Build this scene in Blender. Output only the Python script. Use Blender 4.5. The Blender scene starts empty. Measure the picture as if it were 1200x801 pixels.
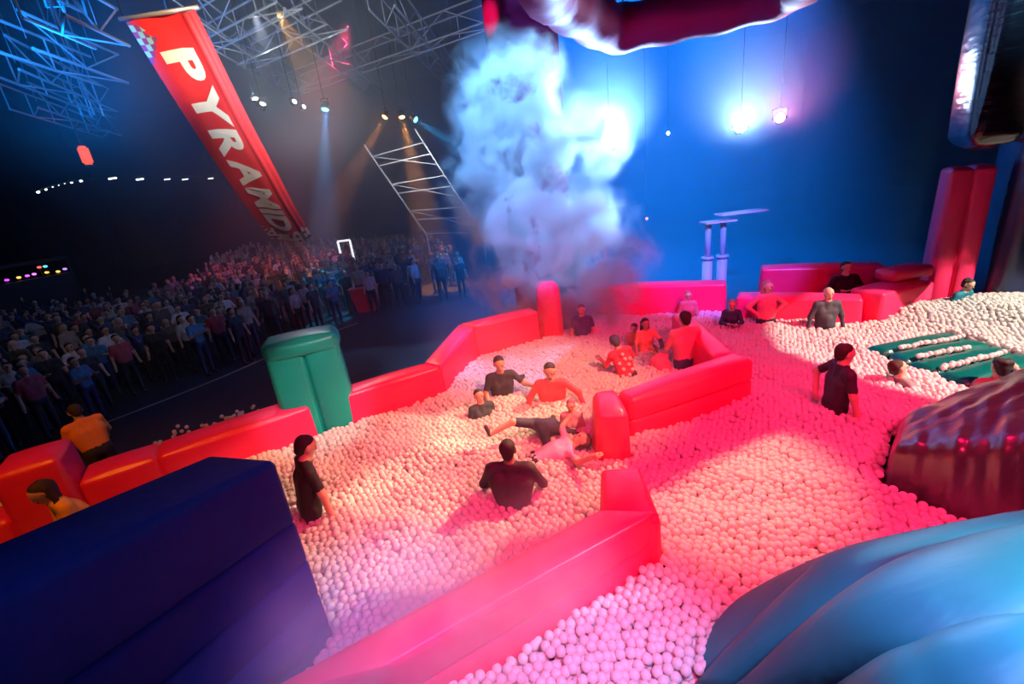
import bpy, bmesh, math, random
import numpy as np
from mathutils import Vector, Matrix

random.seed(7); rng = np.random.default_rng(7)
S = bpy.context.scene
COL = S.collection
PI = math.pi
def R(a): return math.radians(a)

# ------------------------------------------------------------------ camera
FPX, PITCH, ROLL, CZ = 533.0, 19.5, -7.0, 4.25
cam_d = bpy.data.cameras.new('camera'); cam_d.sensor_width = 36; cam_d.lens = FPX / 1200 * 36
cam_d.clip_start = 0.05; cam_d.clip_end = 300
cam = bpy.data.objects.new('view_camera', cam_d); COL.objects.link(cam)
CM = Matrix.Rotation(R(90 - PITCH), 3, 'X') @ Matrix.Rotation(R(ROLL), 3, 'Z')
cam.matrix_world = Matrix.Translation((0, 0, CZ)) @ CM.to_4x4()
S.camera = cam
CMN = np.array(CM)
def ray(x, y): return CM @ Vector(((x - 600) / FPX, -(y - 400.5) / FPX, -1))
def P(x, y, z=0.85):                      # pixel -> point on the level z
    d = ray(x, y); return Vector((0, 0, CZ)) + d * ((z - CZ) / d.z)
def Q(x, y, Y):                           # pixel -> point at the distance Y
    d = ray(x, y); return Vector((0, 0, CZ)) + d * (Y / d.y)
def proj(p):
    v = CM.transposed() @ (Vector(p) - Vector((0, 0, CZ)))
    return 600 + FPX * v.x / -v.z, 400.5 - FPX * v.y / -v.z

# ------------------------------------------------------------------ world, exposure
S.view_settings.view_transform = 'Standard'; S.view_settings.look = 'None'
S.view_settings.gamma = 1; S.view_settings.use_curve_mapping = False
S.view_settings.exposure = 0.0
W = bpy.data.worlds.new('dark_hall'); S.world = W; W.use_nodes = True
W.node_tree.nodes['Background'].inputs[0].default_value = (0.05, 0.10, 0.3, 1)
W.node_tree.nodes['Background'].inputs[1].default_value = 0.008
try:
    S.cycles.use_denoising = True
    S.cycles.max_bounces = 5; S.cycles.diffuse_bounces = 3; S.cycles.glossy_bounces = 2
    S.cycles.volume_bounces = 1; S.cycles.transparent_max_bounces = 6
    S.cycles.volume_max_steps = 256
    S.cycles.sample_clamp_indirect = 4.0
except Exception: pass

# ------------------------------------------------------------------ stage lights and added unseen spots
def spot(name, loc, target, col, energy, angle, blend=0.3, size=0.08):
    l = bpy.data.lights.new(name, 'SPOT'); l.color = col; l.energy = energy
    l.spot_size = R(angle); l.spot_blend = blend; l.shadow_soft_size = size
    o = bpy.data.objects.new(name, l); COL.objects.link(o); o.location = loc
    d = Vector(target) - Vector(loc); o.rotation_euler = d.to_track_quat('-Z', 'Y').to_euler()
    return o
PINK = (1, 0.018, 0.10); PEACH = (1, 0.50, 0.24); CREAM = (1, 0.80, 0.56); BLUE = (0.0, 0.20, 1.0); CYAN = (0.02, 0.45, 1.0)
spot('pink_wash', (5.5, -1.5, 9.5), (2.4, 5.2, .8), PINK, 6500, 62, 0.6, 0.8)
spot('pink_wash_left', (-1.0, -1.5, 10.5), (1.6, 6.0, .8), PINK, 5200, 50, 0.7, 0.8)
spot('column_pink', (-2.0, 8.5, 7.0), Q(572, 20, 13), (1, .04, .25), 4000, 9, .8, .1)  # unseen spot added to light the magenta column
spot('red_pillar_fill', (6.5, 2.0, 8.5), (9.3, 9.6, 2.6), (1, .55, .4), 5200, 15, .5, .1)  # added warm spot, only brightens the red pillar
spot('pink_wash_near', (4.0, 6.5, 10), (3.4, 3.6, .8), (1, .003, .09), 2600, 50, 0.9, 0.3)
for kx, ky, kc in ((-2.6, 5.6, 13), (-1.2, 4.9, 9), (-2.2, 3.9, 10), (-1.0, 3.7, 6), (-0.3, 6.1, 11), (0.3, 4.4, 8)):
    spot('peach_key', (6.5, 7.6, 8.0), (kx, ky, .8), (1, .52, .27), 7200, kc, 0.4, 0.05)
spot('peach_key_far', (5.5, 0.0, 11), (0.2, 7.3, .8), PEACH, 6500, 22, 0.8, 0.06)
spot('peach_right', (5, 8.5, 11), (2.1, 4.3, .8), (1, .42, .24), 12500, 16, 0.9, 0.06)
spot('cream_right', (12.5, 1.5, 9.5), (8.5, 6.1, .8), (1, .84, .66), 15000, 31, 0.08, 0.05)
spot('lilac_near', (2.0, -0.6, 8.0), (0.5, 1.7, .9), (0.30, 0.42, 1.0), 4200, 22, 0.9, 0.2)
spot('cyan_near', (4.8, 0.4, 4.6), P(1190, 715, 2.4), (0, .62, .85), 3000, 32, 1.0, 0.2)
spot('navy_fill', (-1.0, -2.5, 6.0), (-1.9, 2.4, 1.2), (0.0, 0.10, 1.0), 110, 45, 0.9, 0.4)
spot('red_left', (-4.5, 1.0, 9.0), (-6.0, 5.6, .9), (1, .26, .02), 1500, 38, 0.6, 0.1)
spot('white_left', (-5.5, 14, 9), (-2.4, 6.6, 1.0), (.8, .8, 1), 700, 22, 0.5, 0.06)
spot('orange_back', (-6, 17, 10), (-0.8, 8.2, 1.0), (1, .42, .05), 2400, 20, 0.5, 0.06)
spot('crowd_cool', (-9, 6, 12), (-15, 18, 0), (0.15, 0.45, 1), 130, 70, 0.8, 0.3)
spot('crowd_warm', (-5, 5, 10), (-12, 14, 1), (1, .75, .5), 280, 30, 0.8, 0.3)
for bx_, by_ in ((2.6, 16.0), (6.0, 17.0), (9.5, 18.0)):
    spot('blue_wash', (bx_, by_, 14.4), (bx_, by_ + 1.0, 0), BLUE, 52000, 56, .9, .3)  # unseen overhead spots added to fill the rear haze with blue
spot('tower_blue', (4.0, 4.0, 9.0), (9.5, 7.5, 6.0), (.25, .65, 1), 6000, 40, .8, .05)  # added blue spot for the sheen on the tower head
spot('plume_key', (1.2, 12.2, 14.0), (0.7, 11.0, 3.0), (.16, .48, 1), 15000, 34, .6, .1)  # unseen spot put above the smoke to light it
spot('plume_side', (8.5, 11.4, 6.6), (0.2, 11.2, 2.2), (.22, .45, 1), 26000, 19, .9, .1)  # side spot added to brighten the lower plume
spot('plume_low', (-3.5, 5.5, 6.8), (2.0, 11.4, 2.1), (.16, .36, 1), 15000, 22, .9, .1)  # added spot that turns the foot of the plume blue
spot('ring_pink', (3.8, 1.2, 6.2), (2.8, 6.8, 7.3), (1, .06, .32), 1400, 60, .9, .2)  # unseen uplight added for the hanging ring
spot('pillar_fill', (1.5, 1.0, 9.0), (-2.9, 6.2, 1.7), (.7, 1, .9), 2600, 11, .7, .1)  # added spot aimed at the green pillar alone to brighten it
spot('lilac_low', (0.6, -1.2, 7.0), P(440, 725, 1.6), (.22, .26, 1), 2300, 16, .9, .2)  # unseen spot added to tint the low smoke lilac
spot('back_blue', (5.0, 3.0, 9.5), (5.2, 11.2, 1.7), (.12, .16, 1), 11000, 23, .5, .1)  # added blue spot that pushes the red back walls towards purple
spot('plume_front', (-2.0, 4.0, 10.0), (0.9, 11.4, 4.4), (.13, .40, 1), 30000, 24, .9, .1)  # unseen front spot added to lift the shaded side of the plume

# ------------------------------------------------------------------ materials
MATS = {}
def nodes(m): return m.node_tree.nodes, m.node_tree.links
def mat(name, col, rough=0.5, spec=0.5, metal=0.0, emit=None, es=0.0, bump=0.0, bscale=30, bstretch=None, coat=0.0, vary=0.0, vscale=3):
    if name in MATS: return MATS[name]
    m = bpy.data.materials.new(name); m.use_nodes = True; MATS[name] = m
    n, l = nodes(m); b = n['Principled BSDF']
    b.inputs['Base Color'].default_value = (*col, 1); b.inputs['Roughness'].default_value = rough
    b.inputs['Specular IOR Level'].default_value = spec; b.inputs['Metallic'].default_value = metal
    b.inputs['Coat Weight'].default_value = coat; b.inputs['Coat Roughness'].default_value = 0.15
    if emit: b.inputs['Emission Color'].default_value = (*emit, 1); b.inputs['Emission Strength'].default_value = es
    tc = n.new('ShaderNodeTexCoord')
    if vary:
        no = n.new('ShaderNodeTexNoise'); no.inputs['Scale'].default_value = vscale; no.inputs['Detail'].default_value = 4
        l.new(tc.outputs['Object'], no.inputs['Vector'])
        mx = n.new('ShaderNodeMix'); mx.data_type = 'RGBA'
        mx.inputs[6].default_value = (*[c * (1 - vary) for c in col], 1); mx.inputs[7].default_value = (*[min(1, c * (1 + vary)) for c in col], 1)
        l.new(no.outputs['Fac'], mx.inputs[0]); l.new(mx.outputs[2], b.inputs['Base Color'])
    if bump:
        mp = n.new('ShaderNodeMapping'); l.new(tc.outputs['Object'], mp.inputs['Vector'])
        if bstretch: mp.inputs['Scale'].default_value = bstretch
        no = n.new('ShaderNodeTexNoise'); no.inputs['Scale'].default_value = bscale; no.inputs['Detail'].default_value = 3
        l.new(mp.outputs[0], no.inputs['Vector'])
        bp = n.new('ShaderNodeBump'); bp.inputs['Strength'].default_value = bump; bp.inputs['Distance'].default_value = 0.03
        l.new(no.outputs['Fac'], bp.inputs['Height']); l.new(bp.outputs[0], b.inputs['Normal'])
    return m
M_RED = mat('red_vinyl', (0.8, 0.022, 0.12), 0.36, bump=0.25, bscale=4, vary=0.12)
M_NAVY = mat('navy_vinyl', (0.001, 0.02, 0.20), 0.5, spec=.15, bump=0.25, bscale=5, vary=0.15)
M_TEAL = mat('teal_vinyl', (0.015, 0.22, 0.26), 0.5, spec=.15, bump=0.22, bscale=3.5, bstretch=(1, 3, 1), vary=0.1)
M_GREEN = mat('green_vinyl', (0.005, 0.36, 0.27), 0.4, bump=0.2, bscale=3, vary=0.1)
M_MAT = mat('dark_green_vinyl', (0.0, 0.10, 0.09), 0.3, bump=0.2, bscale=4)
M_BLACK = mat('black_vinyl', (0.008, 0.009, 0.014), 0.2, bump=0.5, bscale=2.2, bstretch=(1, 1, 4), spec=0.7)
M_TARP = mat('black_tarpaulin', (0.05, 0.046, 0.05), 0.33, bump=1.0, bscale=2.0, bstretch=(1, 3.4, 2), spec=1.0, coat=.6)
M_BLUEBLK = mat('blue_black_vinyl', (0.01, 0.02, 0.08), 0.25, bump=0.5, bscale=3, spec=0.7)
M_PINKV = mat('magenta_vinyl', (0.26, 0.01, 0.10), 0.65, spec=.12, bump=0.35, bscale=3)
M_BALL = mat('white_ball_plastic', (0.86, 0.84, 0.83), 0.3, spec=0.5)
_n, _l = nodes(M_BALL); _t = _n.new('ShaderNodeBsdfTranslucent'); _t.inputs[0].default_value = (.9, .88, .87, 1); _x = _n.new('ShaderNodeMixShader'); _x.inputs[0].default_value = .5
_l.new(_n['Principled BSDF'].outputs[0], _x.inputs[1]); _l.new(_t.outputs[0], _x.inputs[2]); _l.new(_x.outputs[0], _n['Material Output'].inputs[0])
M_TRUSS = mat('aluminium_tube', (0.6, 0.62, 0.65), 0.35, metal=0.7)
M_DARKM = mat('black_metal', (0.02, 0.02, 0.022), 0.45, metal=0.3)
M_FLOOR = mat('black_floor', (0.02, 0.021, 0.026), 0.55, vary=0.3, vscale=1.2)
M_WALL = mat('black_drape', (0.012, 0.013, 0.018), 0.9, bump=0.6, bscale=1.2, bstretch=(4, 4, .1))
M_CEIL = mat('dark_tent_roof', (0.025, 0.035, 0.04), 0.7, bump=0.5, bscale=0.6)
M_LINE = mat('grey_floor_tape', (0.3, 0.32, 0.36), 0.6)
def emat(name, col, s): return mat(name, (0.02, 0.02, 0.02), 0.3, emit=col, es=s)

# ------------------------------------------------------------------ mesh helpers
def tagp(o, label=None, cat=None, group=None, kind=None):
    if label: o['label'] = label
    if cat: o['category'] = cat
    if group: o['group'] = group
    if kind: o['kind'] = kind
    return o
def empty(name, loc=(0, 0, 0), label=None, cat=None, group=None):
    o = bpy.data.objects.new(name, None); COL.objects.link(o); o.location = loc; o.empty_display_size = 0.1
    return tagp(o, label, cat, group)
def link(name, me, m=None, parent=None, smooth=True, local=False):
    if m is not None and len(me.materials) == 0: me.materials.append(m)
    if smooth: me.polygons.foreach_set('use_smooth', [True] * len(me.polygons))
    o = bpy.data.objects.new(name, me); COL.objects.link(o)
    if parent is not None:
        o.parent = parent
        if not local: o.location = -Vector(parent.location)      # mesh given in world coordinates
    return o
def pydata(name, v, f):
    me = bpy.data.meshes.new(name); me.from_pydata([tuple(map(float, p)) for p in v], [], [tuple(int(i) for i in q) for q in f]); me.update(); return me
def box_mesh(name, c, s, bev=0.0):
    bm = bmesh.new(); bmesh.ops.create_cube(bm, size=1)
    for v in bm.verts: v.co = Vector((v.co.x * s[0] + c[0], v.co.y * s[1] + c[1], v.co.z * s[2] + c[2]))
    if bev: bmesh.ops.bevel(bm, geom=bm.edges[:], offset=bev, segments=2, affect='EDGES')
    me = bpy.data.meshes.new(name); bm.to_mesh(me); bm.free(); return me
def tube_mesh(name, pts, rad, n=8, closed=False, rads=None):
    pts = [Vector(p) for p in pts]; N = len(pts); v = []; f = []
    up0 = Vector((0, 0, 1))
    for i, p in enumerate(pts):
        if closed: t = pts[(i + 1) % N] - pts[i - 1]
        else: t = pts[min(i + 1, N - 1)] - pts[max(i - 1, 0)]
        t.normalize(); up = up0 if abs(t.dot(up0)) < 0.95 else Vector((1, 0, 0))
        a = t.cross(up).normalized(); b = a.cross(t).normalized(); r = rads[i] if rads else rad
        for k in range(n):
            an = 2 * PI * k / n; v.append(p + a * (r * math.cos(an)) + b * (r * math.sin(an)))
    for i in range(N if closed else N - 1):
        for k in range(n):
            j = (i + 1) % N; f.append((i * n + k, i * n + (k + 1) % n, j * n + (k + 1) % n, j * n + k))
    if not closed:
        f.append(tuple(range(n - 1, -1, -1))); f.append(tuple((N - 1) * n + k for k in range(n)))
    return pydata(name, v, f)
def axis_samples(h, r, n):
    a = np.linspace(0, 1, 5)[:-1] * r                 # fine samples inside the rounding
    mid = np.linspace(-(h - r), h - r, n)
    return np.unique(np.round(np.concatenate([-h + a, mid, (h - a)[::-1]]), 6))
def puff_mesh(name, c8, r=0.12, bulge=0.06, n=7, wrinkle=0.0):
    """inflated chamber: rounded box bent into the 8 corners c8[x][y][z], faces bulging outwards"""
    c = np.array([[[list(c8[i][j][k]) for k in (0, 1)] for j in (0, 1)] for i in (0, 1)], float)
    L = [np.mean([np.linalg.norm(c[1, j, k] - c[0, j, k]) for j in (0, 1) for k in (0, 1)]),
         np.mean([np.linalg.norm(c[i, 1, k] - c[i, 0, k]) for i in (0, 1) for k in (0, 1)]),
         np.mean([np.linalg.norm(c[i, j, 1] - c[i, j, 0]) for i in (0, 1) for j in (0, 1)])]
    h = np.array(L) / 2; r = min(r, h.min() * 0.95)
    ns = [int(min(26, max(4, n * L[k] / 0.8))) for k in range(3)]
    ax = [axis_samples(h[k], r, ns[k]) for k in range(3)]
    V = {}; vs = []; fs = []
    def vid(i, j, k):
        if (i, j, k) not in V: V[(i, j, k)] = len(vs); vs.append((ax[0][i], ax[1][j], ax[2][k]))
        return V[(i, j, k)]
    nx, ny, nz = [len(a) for a in ax]
    for (d, e, g, lim) in ((0, 1, 2, nx), (1, 2, 0, ny), (2, 0, 1, nz)):
        nn = [nx, ny, nz]
        for side in (0, lim - 1):
            for a in range(nn[e] - 1):
                for b in range(nn[g] - 1):
                    q = []
                    for (da, db) in ((0, 0), (1, 0), (1, 1), (0, 1)):
                        idx = [0, 0, 0]; idx[d] = side; idx[e] = a + da; idx[g] = b + db; q.append(vid(*idx))
                    fs.append(q if side else q[::-1])
    p = np.array(vs); inner = np.clip(p, -(h - r), h - r); d = p - inner
    ln = np.linalg.norm(d, axis=1, keepdims=True); ln[ln == 0] = 1; nrm = d / ln
    pos = inner + nrm * r; u = p / h
    for k in range(3):
        o = [x for x in range(3) if x != k]
        pos[:, k] += nrm[:, k] * bulge * (1 - u[:, o[0]] ** 2) * (1 - u[:, o[1]] ** 2)
    if wrinkle:
        ph = rng.random(6) * 6
        w = np.sin(p[:, 0] * 9 + 3 * np.sin(p[:, 1] * 2.2 + ph[0]) + ph[1]) * np.sin(p[:, 1] * 3 + ph[2]) + 0.6 * np.sin(p[:, 0] * 21 + p[:, 1] * 5 + ph[3])
        pos += nrm * (w * wrinkle)[:, None]
    t = (pos / h + 1) / 2
    out = np.zeros_like(pos)
    for i in (0, 1):
        for j in (0, 1):
            for k in (0, 1):
                w = (t[:, 0] if i else 1 - t[:, 0]) * (t[:, 1] if j else 1 - t[:, 1]) * (t[:, 2] if k else 1 - t[:, 2])
                out += w[:, None] * c[i, j, k]
    me = pydata(name, out, fs)
    bm = bmesh.new(); bm.from_mesh(me); bmesh.ops.recalc_face_normals(bm, faces=bm.faces[:]); bm.to_mesh(me); bm.free()
    return me
FOOT = []                                              # footprints that keep balls out
def prism(a, b, c, d, z0, z1, ta=None):
    """a,b near/far of one end, c,d near/far of the other (xy); -> c8[x][y][z]"""
    def v(p, z): return (p[0], p[1], z)
    return [[[v(a, z0), v(a, z1)], [v(b, z0), v(b, z1)]], [[v(c, z0), v(c, z1)], [v(d, z0), v(d, z1)]]]
def split8(c8, axis, t0, t1):
    c = np.array(c8, float); s = [slice(None)] * 3; lo = c.take(0, axis); hi = c.take(1, axis)
    return np.stack([lo + (hi - lo) * t0, lo + (hi - lo) * t1], axis)
def foot(c8):
    c = np.array(c8, float)
    q = [c[0, 0, 0, :2], c[1, 0, 0, :2], c[1, 1, 0, :2], c[0, 1, 0, :2]]; m_ = np.mean(q, 0)
    FOOT.append([p_ + (p_ - m_) / np.linalg.norm(p_ - m_) * .03 for p_ in q])
def inflatable(name, label, cat, chambers, m, r=0.12, bulge=0.06, group=None, block=True, wrinkle=0.0, n=7, part='chamber'):
    allp = np.concatenate([np.array(c).reshape(-1, 3) for c in chambers])
    base = (allp[:, 0].mean(), allp[:, 1].mean(), allp[:, 2].min())
    root = empty(name, base, label, cat, group)
    for c in chambers:
        link(part, puff_mesh(part, c, r, bulge, n, wrinkle), m, root)
        if block: foot(c)
    return root
def wall_chambers(pts, side, z0, z1, rows=1, split=None):
    """chambers of a wall whose inner face follows pts (xy); thickness `side` (signed) with mitred joints"""
    p = [Vector((q[0], q[1])) for q in pts]; N = len(p); off = []
    for i in range(N):
        ns = []
        for j in (i - 1, i):
            if 0 <= j < N - 1:
                d = (p[j + 1] - p[j]).normalized(); ns.append(Vector((-d.y, d.x)))
        nn = sum(ns, Vector((0, 0))).normalized(); off.append(p[i] + nn * (side / max(0.5, nn.dot(ns[0]))))
    out = []
    zz = z1 if isinstance(z1, (list, tuple)) else [z1] * N
    for i in range(N - 1):
        c = [[[(*p[i], z0), (*p[i], zz[i])], [(*off[i], z0), (*off[i], zz[i])]], [[(*p[i + 1], z0), (*p[i + 1], zz[i + 1])], [(*off[i + 1], z0), (*off[i + 1], zz[i + 1])]]]
        if rows == 1: out.append(c)
        else:
            for k in range(rows): out.append(split8(c, 2, k / rows, (k + 1) / rows))
    return out

# ------------------------------------------------------------------ the hall
def structure(name, me, m, label, cat='wall'):
    return tagp(link(name, me, m, smooth=False), label, cat, None, 'structure')
structure('floor', box_mesh('floor', (-4, 18, -0.1), (76, 70, 0.2)), M_FLOOR, 'black hall floor around the ball pit', 'floor')
structure('ceiling', box_mesh('ceiling', (-4, 18, 15.1), (76, 70, 0.2)), M_CEIL, 'dark tent roof high above the trusses', 'ceiling')
structure('wall_back', box_mesh('wall_back', (-4, 52.9, 7.5), (76, 0.2, 15)), M_WALL, 'black drape wall behind the crowd and the haze')
structure('wall_left', box_mesh('wall_left', (-41.9, 18, 7.5), (0.2, 70, 15)), M_WALL, 'black drape wall along the crowd side')
structure('wall_right', box_mesh('wall_right', (33.9, 18, 7.5), (0.2, 70, 15)), M_WALL, 'black drape wall beyond the dark inflatable tower')
# tape line on the floor in front of the crowd
tl = [P(x, y, 0.0) for x, y in ((60, 520), (140, 489), (200, 466), (262, 441), (335, 409), (420, 378))]
v = []; f = []
for i, p in enumerate(tl):
    d = (tl[min(i + 1, len(tl) - 1)] - tl[max(i - 1, 0)]).normalized(); nn = Vector((-d.y, d.x, 0)) * 0.05
    v += [p + nn + Vector((0, 0, .004)), p - nn + Vector((0, 0, .004))]
    if i: f.append((2 * i - 2, 2 * i - 1, 2 * i + 1, 2 * i))
tagp(link('floor_tape', pydata('floor_tape', v, f), M_LINE, smooth=False), 'pale grey tape line on the black floor before the crowd', 'tape')

# ------------------------------------------------------------------ inflatable walls of the pit
ZB = 0.85
def xy(p): return (p.x, p.y)
# left outer wall (before the green pillar)
lw = [xy(P(x, y)) for x, y in ((372, 510), (200, 573), (110, 606), (-60, 668))]
inflatable('pit_wall', 'red inflatable pit wall between the green pillar and the red corner block', 'inflatable wall', wall_chambers(lw[:3], -0.55, 0, 1.36), M_RED, 0.07, 0.05)
a = Vector(lw[2]); dd = (Vector(lw[3]) - Vector(lw[2])).normalized(); nn = Vector((dd.y, -dd.x))
b0 = a + dd * 0.02; b1 = a + dd * 0.64
inflatable('pit_wall', 'red inflatable pit wall behind the woman in orange', 'inflatable wall', wall_chambers([b1 + dd * .02, lw[3]], -0.5, 0, 1.2), M_RED, 0.07, 0.05)
inflatable('corner_block', 'red inflatable block standing up from the pit wall beside the orange shirt', 'inflatable block',
           [prism(b0 - nn * .06, b0 + nn * .62, b1 - nn * .06, b1 + nn * .62, 0, 1.78)], M_RED, 0.07, 0.05)
# left outer wall beyond the pillar
rw = [xy(P(x, y)) for x, y in ((408, 498), (522, 460), (560, 416), (634, 397))]
inflatable('pit_wall', 'red inflatable pit wall running from the green pillar back into the smoke', 'inflatable wall',
           wall_chambers(rw, 0.42, 0, [1.36, 1.36, 1.5, 1.5]), M_RED, 0.06, 0.04)
# green pillar
g0 = P(340, 516); g1 = P(420, 494)
gd = (g1 - g0); gd.z = 0; gl = gd.length; gd.normalize(); gn = Vector((-gd.y, gd.x, 0))
ch = []
for k in (0, 1):
    s0 = g0 + gd * (gl * k / 2); s1 = g0 + gd * (gl * (k + 1) / 2)
    ch.append(prism(s0, s0 + gn * .6, s1, s1 + gn * .6, 0, 2.22))
pil = inflatable('inflatable_pillar', 'dark green inflatable pillar with domed top in the red pit wall', 'inflatable pillar', ch, M_GREEN, 0.07, 0.035)
t0 = g0; t1 = g1
link('cap', puff_mesh('cap', prism(t0, t0 + gn * .6, t1, t1 + gn * .6, 2.1, 2.40), 0.09, 0.05), M_GREEN, pil)

# middle divider: far leg, cross wall with two tiers, post
d1a, d1b = P(806, 366, 1.4), P(858, 413, 1.4)
post = [P(694, 462, 1.42), P(722, 458, 1.42), P(737, 487, 1.42), P(698, 489, 1.42)]
cross_l = P(724, 460, 1.4); cross_r = P(862, 416, 1.4)
cd = (cross_r - cross_l); cd.z = 0; cd.normalize(); cn = Vector((-cd.y, cd.x, 0))
cross = prism(cross_l - cn * .30, cross_l + cn * .02, cross_r - cn * .30 + cd * .05, cross_r + cn * .1 + cd * .05, 0, 1.42)
leg_d = (d1a - cross_r); leg_d.z = 0; leg_l = leg_d.length; leg_d.normalize(); leg_n = Vector((leg_d.y, -leg_d.x, 0))
if leg_n.x < 0: leg_n = -leg_n
legp = prism(cross_r - leg_n * .32, cross_r + leg_n * .02, cross_r - leg_n * .32 + leg_d * leg_l, cross_r + leg_n * .02 + leg_d * leg_l, 0, 1.42)
inflatable('pit_divider', 'hot pink inflatable divider corner in front of the man in pink shirt', 'inflatable wall',
           [split8(cross, 2, 0, .78), split8(cross, 2, .76, 1), legp], M_RED, 0.07, 0.04)
pc = [post[3], post[0], post[2], post[1]]
inflatable('divider_post', 'red inflatable post at the end of the pink divider, its top lit orange', 'inflatable post',
           [prism(*pc, 0, 1.46)], M_RED, 0.08, 0.06)
# near divider with end block
e = [P(704, 548, 1.38), P(750, 546, 1.38), P(776, 610, 1.38), P(704, 597, 1.38)]
nf = [P(704, 597, 1.38), P(330, 800, 1.38)]; nb = [P(776, 655), P(520, 815)]
nd = (nf[1] - nf[0]).normalized()
inflatable('pit_divider', 'pink inflatable divider with square end running under the purple haze', 'inflatable wall',
           [prism(e[3], e[0], e[2], e[1], 0, 1.38),
            split8(prism(nb[0], nf[0], nb[1] + nd * .3, nf[1] + nd * .3, 0, 1.4), 2, 0, .78),
            split8(prism(nb[0], nf[0], nb[1] + nd * .3, nf[1] + nd * .3, 0, 1.4), 2, .76, 1)], M_RED, 0.06, 0.035)

# back walls
def face_wall(name, label, l, r, zt, th, m=M_RED, z0=0, rows=1):
    d = (r - l); d.z = 0; d.normalize(); n_ = Vector((-d.y, d.x, 0))
    c = prism(l, l + n_ * th, r, r + n_ * th, z0, zt)
    return inflatable(name, label, 'inflatable wall', [split8(c, 2, k / rows, (k + 1) / rows) for k in range(rows)], m, 0.06, 0.04)
face_wall('back_wall', 'pink inflatable wall behind the bald man', P(862, 373), P(1008, 379), 1.34, .45)
face_wall('tall_back_wall', 'tall purple lit inflatable wall between the smoke and the seated woman', P(690, 367), P(850, 366), 1.52, .45)
bw = P(890, 352, .85); bw2 = P(1032, 352, .85)
face_wall('tall_back_wall', 'tall dull purple inflatable wall behind the guard in black', bw, bw2, 1.62, .5)
# right hand steps beside the red pillar
face_wall('corner_block', 'coral inflatable block at the end of the pink back wall beside the white balls', P(1030, 378), P(1090, 362), 1.42, .65)
_l0 = P(1040, 372); _l1 = P(1086, 361); face_wall('corner_block', 'small coral inflatable ledge on the coral block by the red pillar', _l0 + Vector((.25, .25, 0)), _l1 + Vector((.2, .2, 0)), 1.68, .45, z0=1.45)
# far corner post in the smoke
q0 = P(640, 393); 
inflatable('corner_post', 'pink inflatable post rising from the pit wall inside the smoke', 'inflatable post',
           [prism((q0.x - .1, q0.y), (q0.x - .1, q0.y + .4), (q0.x + .38, q0.y), (q0.x + .38, q0.y + .4), 0, 2.0)], M_RED, 0.1, 0.05)
# red pillar of two lobes
r0 = P(1086, 350); r1 = P(1136, 350); rd = (r1 - r0); rd.z = 0; rl = rd.length; rd.normalize(); rn = Vector((-rd.y, rd.x, 0))
ch = []
for k in (0, 1):
    s0 = r0 + rd * (rl * k / 2); s1 = r0 + rd * (rl * (k + 1) / 2)
    ch.append(prism(s0, s0 + rn * .6, s1, s1 + rn * .6, 0, 3.45))
inflatable('inflatable_pillar', 'tall red inflatable pillar of two lobes beside the dark tower', 'inflatable pillar', ch, M_RED, 0.07, 0.05)
# dark tower at the right: lower blue-black body, overhanging black head
def lobes(l, r, th, z0, z1, n_):
    d = (r - l); d.z = 0; L = d.length; d.normalize(); nn_ = Vector((-d.y, d.x, 0)); out = []
    for k in range(n_):
        s0 = l + d * (L * k / n_); s1 = l + d * (L * (k + 1) / n_); out.append(prism(s0, s0 + nn_ * th, s1, s1 + nn_ * th, z0, z1))
    return out
inflatable('dark_tower', 'blue black inflatable tower base behind the white balls', 'inflatable tower', lobes(P(1160, 350), P(1160, 350) + Vector((2.4, -1.2, 0)), 1.2, 0, 4.9, 4), M_BLUEBLK, 0.25, 0.06)
hl = Q(1134, 170, 7.2)
inflatable('tower_head', 'shiny black inflatable block of upright lobes overhanging the dark tower', 'inflatable tower', lobes(hl, hl + Vector((2.2, -1.4, 0)), 1.4, hl.z, hl.z + 3.6, 4), M_BLACK, 0.16, 0.1, block=False)

# navy wall in the left foreground: stacked ribs falling towards the pit
n_b = P(392, 738); 
zt = 1.2
while proj((n_b.x, n_b.y, zt))[1] > 541: zt += .01
n_t = Vector((n_b.x, n_b.y, zt))
nvp = ray(760, 318).normalized()
nback = -nvp * 3.6
th = Vector((nvp.y, -nvp.x, 0)).normalized() * -0.62
ch = []
low = Vector((n_b.x, n_b.y, 0.2)); top = n_t
near8 = [[[low, top], [low + th, top + th]], [[low + nback, top + nback], [low + nback + th, top + nback + th]]]
rows = [0, .13, .31, .46, .61, .77, 1.0]
for k in range(6): ch.append(split8(near8, 2, rows[k] - .008, rows[k + 1] + .008))
inflatable('slide_wall', 'large navy blue inflatable wall of long ribs beside the warm lit balls', 'inflatable wall', ch, M_NAVY, 0.055, 0.03)

# black tarpaulin covered bolster
tb = [P(1034, 566), P(1046, 504), P(1235, 650), P(1260, 448)]
tb2 = [[[tb[0] * 1, Vector((tb[0].x + .1, tb[0].y + .08, 1.22))], [tb[1] * 1, Vector((tb[1].x + .12, tb[1].y - .02, 1.12))]],
       [[tb[2] * 1, Vector((tb[2].x + .0, tb[2].y + .35, 1.75))], [tb[3] * 1, Vector((tb[3].x + .1, tb[3].y - .1, 1.55))]]]
for i in (0, 1):
    for j in (0, 1): tb2[i][j][0].z = 0.1
inflatable('tarpaulin_bolster', 'wrinkled black vinyl bolster lying beside the deep pink balls', 'inflatable bolster', [tb2], M_TARP, 0.12, 0.05, wrinkle=0.018, n=18)

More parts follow.
